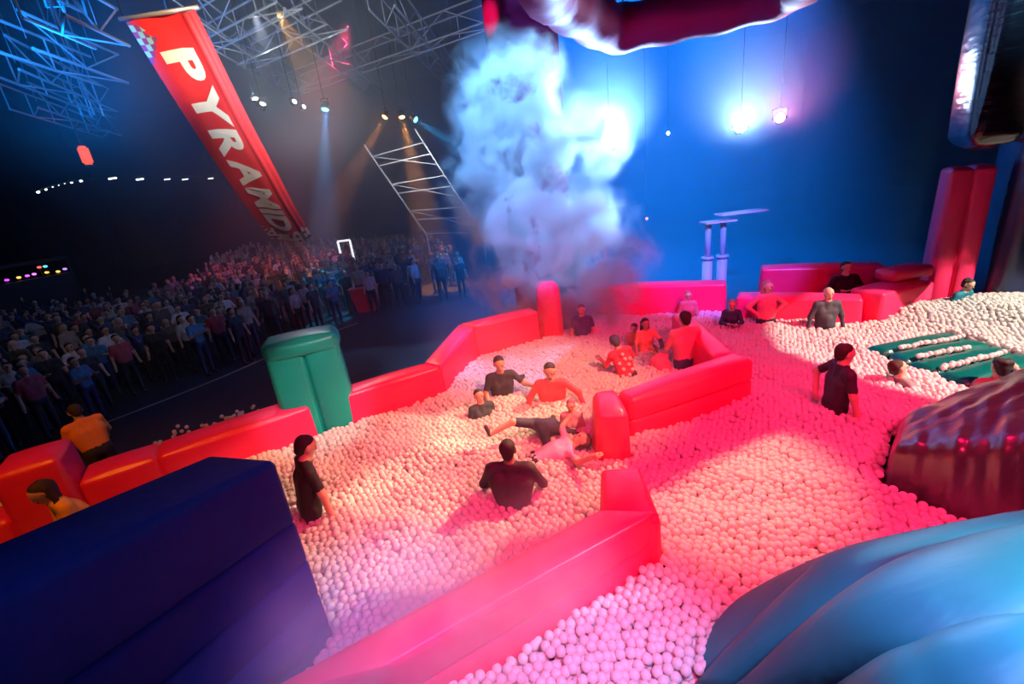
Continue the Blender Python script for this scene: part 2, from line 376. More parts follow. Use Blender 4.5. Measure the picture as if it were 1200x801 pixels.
# dark green mat with grooves
ml = [((1012, 406), (1107, 388)), ((1040, 413), (1137, 396)), ((1062, 424), (1166, 404)), ((1098, 436), (1190, 412)), ((1136, 450), (1225, 424))]
ch = []
for k in range(4):
    a, b = [P(*q, .93) for q in ml[k]]; c, d = [P(*q, .93) for q in ml[k + 1]]
    ch.append(prism(c, a, d, b, .3, .95))
inflatable('floating_mat', 'dark green inflatable mat of four tubes with balls in its grooves', 'inflatable mat', ch, M_MAT, 0.1, 0.03)

# teal inflatable in the right foreground: fat tubes between seams
def loft(name, A, B, hgt, m, root, N=26, K=12):
    A = [Vector(p) for p in A]; B = [Vector(p) for p in B]
    def samp(pl, t):
        x = t * (len(pl) - 1); i = min(int(x), len(pl) - 2); fr = x - i
        p0 = pl[max(i - 1, 0)]; p1 = pl[i]; p2 = pl[i + 1]; p3 = pl[min(i + 2, len(pl) - 1)]
        return 0.5 * ((2 * p1) + (p2 - p0) * fr + (2 * p0 - 5 * p1 + 4 * p2 - p3) * fr ** 2 + (3 * p1 - p0 - 3 * p2 + p3) * fr ** 3)
    v = []; f = []
    for i in range(N):
        t = i / (N - 1); a = samp(A, t); b = samp(B, t); tan = (samp(A, min(1, t + .02)) + samp(B, min(1, t + .02)) - samp(A, max(0, t - .02)) - samp(B, max(0, t - .02))).normalized()
        w = (b - a); nrm = w.cross(tan).normalized()
        if nrm.z < 0: nrm = -nrm
        hh = min(hgt, w.length * 0.45)
        for k in range(K + 1):
            s = k / K; an = PI * s
            v.append(a + w * (0.5 - 0.5 * math.cos(an)) + nrm * hh * math.sin(an))
        for k in range(K + 1):
            s = 1 - k / K; v.append(a + w * s - nrm * 0.35 * math.sin(PI * s))
    M_ = 2 * (K + 1)
    for i in range(N - 1):
        for k in range(M_): f.append((i * M_ + k, i * M_ + (k + 1) % M_, (i + 1) * M_ + (k + 1) % M_, (i + 1) * M_ + k))
    f.append(tuple(range(M_))[::-1]); f.append(tuple((N - 1) * M_ + k for k in range(M_)))
    me = pydata(name, v, f); bm = bmesh.new(); bm.from_mesh(me); bmesh.ops.recalc_face_normals(bm, faces=bm.faces[:]); bm.to_mesh(me); bm.free()
    return link(name, me, m, root)
seams = [
    [P(838, 735, .82), P(870, 700, 1.05), P(945, 664, 1.45), P(1040, 640, 1.72), P(1200, 622, 2.0), P(1330, 612, 2.1)],
    [P(822, 806, .82), P(868, 764, 1.2), P(945, 690, 1.72), P(985, 664, 1.86), P(1200, 628, 2.1), P(1330, 616, 2.2)],
    [P(872, 808, 1.2), P(936, 758, 1.75), P(1005, 710, 2.1), P(1075, 668, 2.25), P(1200, 633, 2.3), P(1330, 622, 2.35)],
    [P(960, 820, 1.75), P(1040, 790, 2.2), P(1090, 772, 2.4), P(1150, 756, 2.5), P(1220, 738, 2.55), P(1330, 712, 2.5)],
    [P(1060, 930, 2.0), P(1120, 900, 2.4), P(1160, 880, 2.5), P(1210, 860, 2.6), P(1260, 840, 2.6), P(1400, 800, 2.5)]]
teal = empty('ribbed_slope', (2.6, 2.2, 0), 'large teal inflatable slope of fat curved tubes beside the black bolster', 'inflatable slope')
for k, hg in enumerate((0.06, 0.13, 0.17, 0.17)): loft('chamber', seams[k], seams[k + 1], hg, M_TEAL, teal)
# skirt down to the floor behind and at the free end
sk = seams[0]; v = []; f = []
for i in range(len(sk)): v += [sk[i], Vector((sk[i].x, sk[i].y, 0))]
for i in range(len(sk) - 1): f.append((2 * i, 2 * i + 1, 2 * i + 3, 2 * i + 2))
e0 = seams[1][0]; e1 = seams[2][0]; nv = len(v); v += [e0, Vector((e0.x, e0.y, 0)), e1, Vector((e1.x, e1.y, 0))]
f += [(0, nv, nv + 1, 1), (nv, nv + 2, nv + 3, nv + 1)]
link('skirt', pydata('skirt', v, f), M_TEAL, teal, smooth=False)
pip = [p + Vector((0, 0, .02)) for p in seams[0][2:]]
link('piping', tube_mesh('piping', pip, 0.022, 8), M_BLUEBLK, teal)
FOOT.append([(q.x, q.y) for q in (seams[0][0], seams[0][5], seams[4][5], seams[4][0])])
FOOT.append([(q.x, q.y) for q in (seams[0][0], seams[0][1], seams[0][2], seams[0][4], seams[2][3], seams[2][0], seams[1][0])])

# hanging ring overhead
zr = 7.4
rp = [(640, 2), (662, 22), (692, 42), (722, 56), (775, 46), (840, 32), (905, 14), (945, -8), (965, -45), (930, -85), (820, -100), (700, -85), (640, -40)]
ctr = [P(x, y - 22, zr) for x, y in rp]
sm = []
for i in range(len(ctr)):
    p0, p1, p2, p3 = [ctr[(i + k) % len(ctr)] for k in (-1, 0, 1, 2)]
    for s in range(5):
        t = s / 5; sm.append(0.5 * ((2 * p1) + (p2 - p0) * t + (2 * p0 - 5 * p1 + 4 * p2 - p3) * t * t + (3 * p1 - p0 - 3 * p2 + p3) * t ** 3))
hr = empty('hanging_ring', (sm[0].x, sm[0].y, zr), 'magenta inflatable ring hanging overhead in the blue haze', 'inflatable ring')
link('tube', tube_mesh('tube', sm, 0.42, 16, closed=True, rads=[0.52 + 0.03 * math.sin(i * 1.3) for i in range(len(sm))]), M_PINKV, hr)
for i in range(0, len(sm), 16):
    p = sm[i]; link('strap', tube_mesh('strap', [p + Vector((0, 0, .35)), (p.x, p.y, 15)], 0.02, 6), M_DARKM, hr)
# tall magenta column behind the smoke
cq = Q(565, 20, 13.0); cr = Q(650, 20, 12.6)
inflatable('magenta_column', 'tall magenta inflatable column standing behind the smoke plume', 'inflatable column',
           [prism((cq.x + .5, cq.y - .5), (cq.x, cq.y + .5), (cr.x, cr.y - .3), (cr.x + .1, cr.y + .8), 0, 12.0)], M_PINKV, 0.12, 0.03, block=False)

# ------------------------------------------------------------------ balls
def inpoly(X, Y, poly):
    inside = np.zeros(X.shape, bool); n = len(poly)
    for i in range(n):
        x1, y1 = poly[i][0], poly[i][1]; x2, y2 = poly[(i + 1) % n][0], poly[(i + 1) % n][1]
        c = ((y1 > Y) != (y2 > Y)) & (X < (x2 - x1) * (Y - y1) / ((y2 - y1) if y2 != y1 else 1e-9) + x1); inside ^= c
    return inside
pit = [xy(P(x, y)) for x, y in ((-60, 668), (110, 606), (200, 573), (372, 510), (408, 498), (522, 460), (560, 416), (652, 393), (690, 367), (850, 366), (862, 373), (1030, 379), (1090, 362), (1142, 350))]
pit += [(12.5, 7.0), (12, 3.5), (5, 1.2), (1, 1.1), (-2, 1.3), (-5, 2.2)]
def pit_level(X, Y):
    z = 0.045 * np.sin(X * 1.9 + 1.3 * np.sin(Y * 1.1)) * np.sin(Y * 2.3 + X * .7) + 0.03 * np.sin(X * 5.1 + Y * 3.7) * np.sin(Y * 4.4 - X * 2.1)
    for (x, y, h, s) in MOUNDS: z = z + h * np.exp(-((X - x) ** 2 + (Y - y) ** 2) / (2 * s * s))
    return ZB + z
m1 = P(1060, 372); m2 = P(1165, 372); m3 = P(1120, 466)
MOUNDS = [(m1.x, m1.y, .14, .45), (m2.x, m2.y, .16, .9), (P(1230, 380).x, P(1230, 380).y, .2, 1.0)]
BR = 0.04
layers = []
for lay in (0, 1, 2):
    sp = 0.077; xs = np.arange(-7, 13, sp); ys = np.arange(1, 12.5, sp * .866)
    X, Y = np.meshgrid(xs, ys); X = X + (np.arange(len(ys)) % 2)[:, None] * sp / 2 + lay * sp * .5; Y = Y + (lay % 2) * sp * .29
    X = X + rng.normal(0, .010, X.shape); Y = Y + rng.normal(0, .010, Y.shape)
    X = X.ravel(); Y = Y.ravel(); k = inpoly(X, Y, pit)
    for fp in FOOT: k &= ~inpoly(X, Y, [tuple(q) for q in fp])
    X = X[k]; Y = Y[k]; Z = pit_level(X, Y) - lay * .058 + rng.uniform(-.016, .016, X.shape)
    layers.append(np.stack([X, Y, Z], 1))
pts = np.concatenate(layers)
def projn(p):
    v = (p - np.array([0, 0, CZ])) @ CMN
    return 600 + FPX * v[:, 0] / -v[:, 2], 400.5 - FPX * v[:, 1] / -v[:, 2], -v[:, 2]
px, py, dep = projn(pts)
seen = (px > -60) & (px < 1290) & (py > 300) & (py < 880) & (dep > 0)
pts = pts[seen]; px = px[seen]; py = py[seen]; dep = dep[seen]
top = np.arange(len(pts)) < int(seen[:len(layers[0])].sum())
cand = np.where(top & (px > 560) & (px < 836) & (py > 640) & (py < 800) & ((px - 560) / 216 * 140 + (py - 795) > 0))[0]
near = cand[np.argsort(dep[cand])][:300]
bm = bmesh.new(); bmesh.ops.create_icosphere(bm, subdivisions=3, radius=BR); ball_me = bpy.data.meshes.new('ball'); bm.to_mesh(ball_me); bm.free()
ball_me.materials.append(M_BALL); ball_me.polygons.foreach_set('use_smooth', [True] * len(ball_me.polygons))
for i in near:
    o = bpy.data.objects.new('play_ball', ball_me); COL.objects.link(o); o.location = pts[i]
    tagp(o, 'white plastic ball in the pit between pink divider and teal slope', 'ball', 'nearest white balls of the pit')
rest = np.delete(pts, near, 0)
# rows of balls in the grooves of the mat, strays on the hall floor
extra = []
for (a, b, step) in ((ml[1], (.15, .9), .075), (ml[2], (.12, .72), .075), (ml[3], (.05, .85), .075)):
    A = P(*a[0], .93); B = P(*a[1], .93); L = (B - A).length
    s = b[0] * L
    while s < b[1] * L:
        p = A + (B - A) * (s / L); extra.append((p.x + random.uniform(-.015, .015), p.y + random.uniform(-.02, .02), .985 + random.uniform(-.005, .015))); s += step
for k in range(46):
    t = random.random() ** 1.0; x = 180 + 110 * t + random.gauss(0, 8); y = 524 - 0.34 * (x - 180) - abs(random.gauss(0, 6)); p = P(x, y, 0.04); extra.append((p.x, p.y, 0.04))
rest = np.concatenate([rest, np.array(extra)])
gm = bpy.data.meshes.new('ball_points'); gm.from_pydata([tuple(map(float, p)) for p in rest], [], []); gm.update()
ballo = bpy.data.objects.new('pit_balls', gm); COL.objects.link(ballo)
tagp(ballo, 'countless white plastic balls filling the pit, coloured by stage light', 'balls', None, 'stuff')
ng = bpy.data.node_groups.new('balls_on_points', 'GeometryNodeTree')
ng.interface.new_socket('Geometry', in_out='INPUT', socket_type='NodeSocketGeometry'); ng.interface.new_socket('Geometry', in_out='OUTPUT', socket_type='NodeSocketGeometry')
gi = ng.nodes.new('NodeGroupInput'); go = ng.nodes.new('NodeGroupOutput')
ip = ng.nodes.new('GeometryNodeInstanceOnPoints'); ic = ng.nodes.new('GeometryNodeMeshIcoSphere'); ic.inputs['Radius'].default_value = BR; ic.inputs['Subdivisions'].default_value = 3
ss = ng.nodes.new('GeometryNodeSetShadeSmooth'); smt = ng.nodes.new('GeometryNodeSetMaterial'); smt.inputs['Material'].default_value = M_BALL
ng.links.new(gi.outputs[0], ip.inputs['Points']); ng.links.new(ic.outputs['Mesh'], ss.inputs['Geometry']); ng.links.new(ss.outputs[0], smt.inputs['Geometry']); ng.links.new(smt.outputs[0], ip.inputs['Instance']); ng.links.new(ip.outputs[0], go.inputs[0])
md = ballo.modifiers.new('balls', 'NODES'); md.node_group = ng
gm.materials.append(M_BALL)

# ------------------------------------------------------------------ trusses
bm = bmesh.new(); bmesh.ops.create_cone(bm, cap_ends=True, segments=6, radius1=1, radius2=1, depth=1); bar_me = bpy.data.meshes.new('bar'); bm.to_mesh(bar_me); bm.free()
bar_me.materials.append(M_TRUSS)
def bar(name, a, b, r, parent, me=None):
    a = Vector(a); b = Vector(b); d = b - a
    o = bpy.data.objects.new(name, me or bar_me); COL.objects.link(o); o.parent = parent
    o.location = (a + b) / 2 - Vector(parent.location); o.rotation_euler = d.to_track_quat('Z', 'Y').to_euler(); o.scale = (r, r, d.length)
    return o
def truss(a, b, w, label, group=None, n=None, r=0.028, name='lighting_truss', drop=True):
    a = Vector(a); b = Vector(b); d = (b - a); L = d.length; d.normalize()
    up = Vector((0, 0, 1)) if abs(d.z) < .8 else Vector((1, 0, 0)); s = d.cross(up).normalized(); u = s.cross(d).normalized()
    root = empty(name, a, label, 'truss', group); n = n or max(2, int(L / (w * 1.9)))
    cor = [s * (sx * w / 2) + u * (sz * w / 2) for sx, sz in ((-1, -1), (1, -1), (1, 1), (-1, 1))]
    for c in cor: bar('chord', a + c, b + c, r, root)
    for k in range(n):
        p = a + d * (L * k / n); q = a + d * (L * (k + 1) / n)
        for e in (0, 1, 2, 3):
            c0, c1 = cor[e], cor[(e + 1) % 4]
            if e == 0 or e == 1: bar('brace', p + (c0 if k % 2 else c1), q + (c1 if k % 2 else c0), r * .55, root)
        bar('brace', p + cor[0], p + cor[3], r * .55, root)
    if drop and abs(d.z) < .8:
        for t in (.15, .85): bar('hanger_cable', a + d * (L * t), Vector((*(a + d * (L * t)).xy, 15)), .008, root)
    return root
zt_ = 10.0
for (p, q, lab) in (((212, 8), (345, 98), 'silver box truss passing right behind the top of the banner'),
                    ((312, -8), (442, 102), 'silver box truss lit white above the upward lamps'),
                    ((444, -10), (532, 92), 'silver box truss running into the edge of the blue smoke'),
                    ((232, 42), (335, -14), 'short silver cross truss near the banner top'),
                    ((286, 64), (392, 14), 'silver cross truss joining the first two long trusses'),
                    ((346, 98), (572, 14), 'long silver cross truss reaching towards the magenta column')):
    truss(P(*p, zt_), P(*q, zt_), .8, lab, 'roof trusses', r=.034)
for (p, q, lab) in (((40, -8), (124, 34), 'blue lit box truss beside the banner hanging rod'),
                    ((8, 36), (128, 82), 'blue lit box truss above the narrow blue ladder truss'),
                    ((-8, 62), (118, 118), 'blue lit box truss crossing the hall corner'),
                    ((22, 112), (128, 150), 'lowest blue lit box truss over the red lantern')):
    truss(P(*p, 9.0), P(*q, 9.0), .8, lab, 'hall corner trusses', r=.042)
tw = P(85, 30, 9.0); truss(Vector((tw.x, tw.y, 9.3)), Vector((tw.x + .3, tw.y + .3, 14.9)), .5, 'upright blue lit truss rising to the tent roof', 'hall corner trusses', drop=False)
tw = P(100, 112, 9.0); truss(Vector((tw.x, tw.y, 8.3)), Vector((tw.x, tw.y, 14.9)), .45, 'upright blue lit truss above the red lantern', 'hall corner trusses', drop=False)
# leaning ladder frames behind the crowd
lad = empty('lattice_tower', Q(486, 251, 24), 'leaning lattice tower dimly lit orange behind the crowd', 'truss')
A0, A1, B0, B1 = Q(427, 170, 24), Q(500, 275, 24), Q(486, 151, 24), Q(566, 275, 24)
bar('chord', A0, A1, .05, lad); bar('chord', B0, B1, .05, lad)
for t in (.12, .22, .42, .52, .72, .82, .98):
    bar('rung', A0.lerp(A1, t), B0.lerp(B1, t), .035, lad)
for t in (.12, .42, .72): bar('brace', A0.lerp(A1, t), B0.lerp(B1, t + .2), .025, lad)
for e in (A1, B1): bar('foot', e, (e.x, e.y, 0), .05, lad)

# ------------------------------------------------------------------ lamps
bm = bmesh.new(); bmesh.ops.create_uvsphere(bm, u_segments=16, v_segments=10, radius=1); sph_me = bpy.data.meshes.new('lens'); bm.to_mesh(sph_me); bm.free()
sph_me.polygons.foreach_set('use_smooth', [True] * len(sph_me.polygons))
def moving_head(loc, target, label, col, lens_s, energy, angle, size=.16, blend=.5, cat='stage light', group=None, soft=.08, hang=14.98):
    loc = Vector(loc); d = (Vector(target) - loc).normalized()
    root = empty('moving_head_lamp', loc, label, cat, group)
    body = tube_mesh('lamp_body', [loc - d * size * 2.2, loc - d * size * 1.9, loc - d * size * .6, loc], size, 14, rads=[size * .55, size * .8, size * .85, size])
    bo_ = link('lamp_body', body, M_DARKM, root)
    lm = sph_me.copy(); lm.materials.clear(); lm.materials.append(emat('lens_%s' % label[:40], col, lens_s))
    o = link('lens', lm, None, bo_, local=True); o.location = loc + d * .01; o.scale = (size * .85, size * .85, size * .25); o.rotation_euler = d.to_track_quat('Z', 'Y').to_euler()
    sd = d.cross(Vector((0, 0, 1))).normalized() if abs(d.z) < .95 else Vector((1, 0, 0))
    c = loc - d * size; top_ = c + Vector((0, 0, size * 1.9))
    link('yoke', tube_mesh('yoke', [c + sd * size * 1.15, c + sd * size * 1.15 + Vector((0, 0, size * 1.6)), top_, c - sd * size * 1.15 + Vector((0, 0, size * 1.6)), c - sd * size * 1.15], size * .14, 6), M_DARKM, root)
    if hang: link('drop_pipe', tube_mesh('drop_pipe', [top_, (top_.x, top_.y, hang)], .01, 6), M_DARKM, root)
    if energy: spot('beam', loc + d * size * .45, loc + d * 5, col, energy, angle, blend, soft)
    return root
KX = [(715, 165, 17.0, (.25, .55, 1), 60, 17000, 46, .30), (868, 148, 17.0, (.40, .65, 1), 40, 6500, 46, .24), (914, 138, 17.5, (1, .25, .35), 14, 1800, 44, .2)]
for (x, y, Y, c, ls, en, an, sz), lab in zip(KX, ('blazing blue white lamp shining through the smoke plume', 'bright white lamp in the blue haze beside the pink lamp', 'smaller pink lamp glowing beside the bright white lamp')):
    L = Q(x, y, Y); moving_head(L, L + Vector((-.9 * L.x / L.y, -1, .20)), lab, c, ls, en, an, sz, soft=.2)
for (x, y, Y, tg, c, ls, en, an, sz, lab) in (
        (299, 116, 20, (-40, -110), (.75, 1, .85), 40, 900, 13, .12, 'white lamp aiming up at the roof trusses beside the banner'),
        (308, 122, 20, (0, -120), (1, .95, .7), 40, 900, 13, .12, 'warm white lamp aiming straight up at the roof trusses'),
        (345, 119, 20, (45, -60), (.75, 1, .95), 25, 400, 20, .1, 'small white lamp aiming at the crossing trusses'),
        (356, 125, 20, (60, -40), (.8, 1, 1), 15, 40, 20, .08, 'smallest white lamp below the crossing trusses'),
        (381, 128, 20, (0, 130), CYAN, 60, 5000, 18, .14, 'cyan lamp shining down onto the crowd edge'),
        (451, 137, 23, (-50, 90), (1, .32, .04), 60, 5000, 18, .14, 'orange lamp aiming away from its amber neighbour'),
        (471, 137, 23, (30, 130), (1, .38, .06), 60, 7000, 22, .14, 'amber lamp shining straight down the lattice tower'),
        (487, 140, 23, (90, 60), CYAN, 60, 3500, 18, .14, 'blue lamp aiming towards the smoke plume')):
    L = Q(x, y, Y); T = Q(x + tg[0], y + tg[1], Y - 1.5); moving_head(L, T, lab, c, ls, en, an, sz)
moving_head(Q(783, 156, 24), (1, 3, 3), 'tiny white lamp in the haze between the two bright lamps', (.9, .95, 1), 20, 0, 40, .09)
moving_head(Q(758, 256, 24), (1, 3, 3), 'tiny red lamp low in the blue haze', (1, .1, .15), 8, 0, 40, .08)
# unseen spots that light the trusses, the crowd and the banner
spot('blue_truss', P(60, 120, 7.0), P(70, 40, 9.5), (0, .25, 1), 5000, 120, .8, .2)
spot('white_truss', Q(320, 150, 11.5), P(390, 40, 10.0), (.85, .95, 1), 2600, 100, .8, .2)
spot('red_crowd', (-5, 22, 11), (-12, 24, 1), (1, .03, .12), 6000, 44, .7, .2)
spot('banner_light', (-2, 5, 9.5), Q(195, 55, 14), (1, .66, .36), 11000, 16, .9, .1)
spot('banner_light_low', (0, 8, 8), Q(310, 230, 20), (1, .70, .55), 5000, 22, .9, .1)

# row of small white lamps on a rail over the crowd
rail = empty('lamp_rail', Q(45, 224, 32), 'thin black rail carrying small white lamps above the dark crowd', 'rail')
rp_ = [Q(x, y - 1.2, 32) for x, y in ((40, 226), (62, 218), (95, 211), (132, 208), (252, 207))]
link('pipe', tube_mesh('pipe', rp_, .04, 6), M_DARKM, rail)
for p in (rp_[0], rp_[2], rp_[4]): link('drop_pipe', tube_mesh('drop_pipe', [p, (p.x, p.y, 15)], .03, 6), M_DARKM, rail)
M_LED = emat('white_led', (.85, .92, 1), 9)
M_LED2 = emat('dim_led', (.85, .92, 1), 2.5)
for (x, y, w, mm) in ((45, 225, .10, M_LED), (54, 222, .08, M_LED), (62, 219, .06, M_LED2), (69, 217, .05, M_LED2), (76, 215, .05, M_LED2), (84, 214, .07, M_LED), (95, 212, .09, M_LED), (132, 209, .26, M_LED), (164, 210, .24, M_LED), (196, 210, .2, M_LED2), (217, 210, .2, M_LED2), (247, 209, .18, M_LED2)):
    p = Q(x, y, 32); big = w > .15
    root = empty('rail_lamp', p, 'long white lamp strip on the thin rail above the crowd' if big else 'small round white lamp on the sloping end of the thin rail', 'lamp', 'strip lamps on the rail' if big else 'round lamps on the rail')
    link('housing', box_mesh('housing', p + Vector((0, .05, .05)), (w * 2.2, .1, .08), .02), M_DARKM, root)
    link('diffuser', box_mesh('diffuser', p + Vector((0, -.01, .0)), (w * 2, .06, .07 if big else w), .02), mm, root)
# red lantern sign under the corner truss
p = Q(100, 182, 22)
rl_ = empty('lantern', p, 'glowing red lantern hanging under the blue corner trusses', 'lantern')
link('shade', box_mesh('shade', p, (.34, .34, .75), .08), emat('red_lantern', (1, .09, .02), 1.6), rl_)
link('base_plate', box_mesh('base_plate', p - Vector((0, 0, .42)), (.26, .26, .08), .02), M_DARKM, rl_)
link('cord', tube_mesh('cord', [p + Vector((0, 0, .37)), (p.x, p.y, 15)], .015, 6), M_DARKM, rl_)
# lit bar far behind the crowd
b0, b1 = Q(-30, 334, 26), Q(84, 316, 30)
barr = empty('bar_counter', (b0.x, b0.y, 0), 'dark bar counter with coloured lamps far behind the crowd', 'bar')
dv = (b1 - b0); dv.z = 0; nb_ = Vector((-dv.y, dv.x, 0)).normalized() * .5
link('counter', puff_mesh('counter', prism(b0, b0 + nb_, b1, b1 + nb_, 0, min(b0.z, b1.z) - .12), .03, 0), M_DARKM, barr)
link('canopy', puff_mesh('canopy', prism(b0, b0 + nb_ * 2, b1, b1 + nb_ * 2, b0.z + .6, b0.z + .8), .03, 0), M_DARKM, barr)
for e in (b0, b1): link('post', tube_mesh('post', [(e.x, e.y, 0), (e.x, e.y, b0.z + .7)], .05, 6), M_DARKM, barr)
for (x, y, c, lab) in ((8, 328, (.6, .05, 1), 'violet lamp at the near end of the bar counter'), (10, 337, (.2, .8, .1), 'green lamp under the violet bar lamp'), (22, 325, (1, .5, .1), 'amber lamp beside the violet bar lamp'), (32, 323, (.7, .1, 1), 'purple lamp in the middle of the bar counter'),
                       (40, 321, (.8, .2, 1), 'pale purple lamp next to the purple bar lamp'), (46, 313, (1, .1, .1), 'tiny red lamp above the bar counter'), (53, 312, (.1, .7, 1), 'cyan lamp above the bar counter'), (55, 319, (1, .6, .1), 'long amber lamp on the bar counter'), (68, 318, (1, .55, .1), 'small amber lamp near the far end of the bar'), (76, 315, (.4, .2, 1), 'blue violet lamp at the far end of the bar')):
    pp = Q(x, y, 26.3 + (x + 30) / 114 * 4)
    root = empty('bar_lamp', pp, lab, 'lamp')
    link('bulb', box_mesh('bulb', pp, (.26, .12, .12), .04), emat('bulb_' + lab[:30], c, 2.2), root)
    link('stem', tube_mesh('stem', [pp - Vector((0, 0, .05)), (pp.x, pp.y, .6)], .015, 5), M_DARKM, root)

# ------------------------------------------------------------------ banner
TL, TR, BL, BRt = Q(145, 22, 13), Q(228, 9, 13), Q(318, 280, 19), Q(369, 284, 19)
def bsurf(u, v, off=0.0):
    p = TL.lerp(TR, u).lerp(BL.lerp(BRt, u), v)
    n_ = (TR - TL).cross(BL - TL).normalized()
    if n_.y > 0: n_ = -n_
    wave = 0.05 * math.sin(u * 9 + v * 3) * (0.3 + u) + 0.10 * math.exp(-((u - .86) / .05) ** 2) + 0.07 * math.exp(-((u - .95) / .03) ** 2) - .05 * math.sin(v * PI * 5) * u * .4
    sag = -0.35 * math.sin(v * PI)
    return p + n_ * (wave + off) + Vector((0, 0, sag))
NU, NV = 36, 60
v = [bsurf(i / NU, j / NV) for j in range(NV + 1) for i in range(NU + 1)]
f = [(j * (NU + 1) + i, j * (NU + 1) + i + 1, (j + 1) * (NU + 1) + i + 1, (j + 1) * (NU + 1) + i) for j in range(NV) for i in range(NU)]
bme = pydata('banner_cloth', v, f)
uvl = bme.uv_layers.new(name='UVMap')
for lp in bme.loops:
    i = lp.vertex_index; uvl.data[lp.index].uv = ((i % (NU + 1)) / NU, (i // (NU + 1)) / NV)
mb = bpy.data.materials.new('banner_print'); mb.use_nodes = True; n, l = nodes(mb); b = n['Principled BSDF']; b.inputs['Roughness'].default_value = .6
uv = n.new('ShaderNodeUVMap'); uv.uv_map = 'UVMap'
mp = n.new('ShaderNodeMapping'); mp.inputs['Scale'].default_value = (14, 62, 1); l.new(uv.outputs[0], mp.inputs[0])
ck = n.new('ShaderNodeTexChecker'); ck.inputs['Scale'].default_value = 1; l.new(mp.outputs[0], ck.inputs['Vector']); ck.inputs['Color1'].default_value = (.22, .55, .5, 1); ck.inputs['Color2'].default_value = (.22, .05, .2, 1)
vo = n.new('ShaderNodeTexWhiteNoise'); vo.noise_dimensions = '2D'
fl = n.new('ShaderNodeVectorMath'); fl.operation = 'FLOOR'; l.new(mp.outputs[0], fl.inputs[0]); l.new(fl.outputs[0], vo.inputs['Vector'])
sx = n.new('ShaderNodeSeparateXYZ'); l.new(uv.outputs[0], sx.inputs[0])
def math_(op, a, b_=None):
    m_ = n.new('ShaderNodeMath'); m_.operation = op
    for k, x in enumerate((a, b_)):
        if x is None: continue
        if isinstance(x, (int, float)): m_.inputs[k].default_value = x
        else: l.new(x, m_.inputs[k])
    return m_.outputs[0]
# mosaic in the top corner: u*1.0 + |v-.07|*6 + noise < .42
mos = math_('LESS_THAN', math_('ADD', math_('ADD', sx.outputs[0], math_('MULTIPLY', math_('ABSOLUTE', math_('SUBTRACT', sx.outputs[1], .05)), 5.0)), math_('MULTIPLY', vo.outputs['Value'], .12)), .36)
# white flames with dark dots at the foot
nz = n.new('ShaderNodeTexNoise'); nz.inputs['Scale'].default_value = 1.0; mp2 = n.new('ShaderNodeMapping'); mp2.inputs['Scale'].default_value = (6, 10, 1); l.new(uv.outputs[0], mp2.inputs[0]); l.new(mp2.outputs[0], nz.inputs['Vector'])
fla = math_('GREATER_THAN', math_('ADD', math_('ADD', sx.outputs[1], math_('MULTIPLY', nz.outputs['Fac'], .18)), math_('MULTIPLY', math_('ABSOLUTE', math_('SUBTRACT', sx.outputs[0], .5)), .16)), 1.04)
dots = math_('LESS_THAN', vo.outputs['Value'], .2)
red = n.new('ShaderNodeMix'); red.data_type = 'RGBA'; red.inputs[6].default_value = (.62, .012, .02, 1); red.inputs[7].default_value = (.75, .03, .035, 1); l.new(nz.outputs['Fac'], red.inputs[0])
m1_ = n.new('ShaderNodeMix'); m1_.data_type = 'RGBA'; l.new(mos, m1_.inputs[0]); l.new(red.outputs[2], m1_.inputs[6]); l.new(ck.outputs['Color'], m1_.inputs[7])
wd = n.new('ShaderNodeMix'); wd.data_type = 'RGBA'; l.new(dots, wd.inputs[0]); wd.inputs[6].default_value = (.85, .6, .45, 1); wd.inputs[7].default_value = (.25, .02, .03, 1)
m2_ = n.new('ShaderNodeMix'); m2_.data_type = 'RGBA'; l.new(fla, m2_.inputs[0]); l.new(m1_.outputs[2], m2_.inputs[6]); l.new(wd.outputs[2], m2_.inputs[7])
l.new(m2_.outputs[2], b.inputs['Base Color'])
ban = empty('hanging_banner', TL, 'long red banner lettered PYRAMID sloping down to the crowd', 'banner')
cloth = link('cloth', bme, mb, ban)
link('rod', tube_mesh('rod', [TL + (TL - TR) * .06, TR + (TR - TL) * .06], .05, 8), M_TRUSS, ban)
for e in (TL, TR): link('rope', tube_mesh('rope', [e, (e.x, e.y, 15)], .015, 6), M_DARKM, ban)
M_LET = mat('banner_letter', (.82, .74, .62), .6)
word = 'PYRAMID'; adv = []; letters = []
for chh in word:
    cu = bpy.data.curves.new('txt', 'FONT'); cu.body = chh; cu.offset = 0.045; cu.resolution_u = 4
    ob = bpy.data.objects.new('txt', cu); COL.objects.link(ob); bpy.context.view_layer.update()
    me = bpy.data.meshes.new_from_object(ob.evaluated_get(bpy.context.evaluated_depsgraph_get()))
    bpy.data.objects.remove(ob)
    co = np.array([q.co[:] for q in me.vertices]); letters.append((me, co)); adv.append((co[:, 0].min(), co[:, 0].max()))
gap = .06; tot = sum(b_ - a_ for a_, b_ in adv) + gap * (len(word) - 1); s_ = 0
cap = max(c[:, 1].max() for _, c in letters)
for (me, co), (a_, b_) in zip(letters, adv):
    bm = bmesh.new(); bm.from_mesh(me); bmesh.ops.triangulate(bm, faces=bm.faces[:]); bmesh.ops.subdivide_edges(bm, edges=bm.edges[:], cuts=2, use_grid_fill=True)
    for q in bm.verts:
        vv = .085 + (.90 - .085) * (s_ + q.co.x - a_) / tot; uu = .25 + .47 * q.co.y / cap
        q.co = bsurf(uu, vv, .03)
    bm.to_mesh(me); bm.free(); s_ += b_ - a_ + gap
    link('letter', me, M_LET, cloth, smooth=False, local=True)

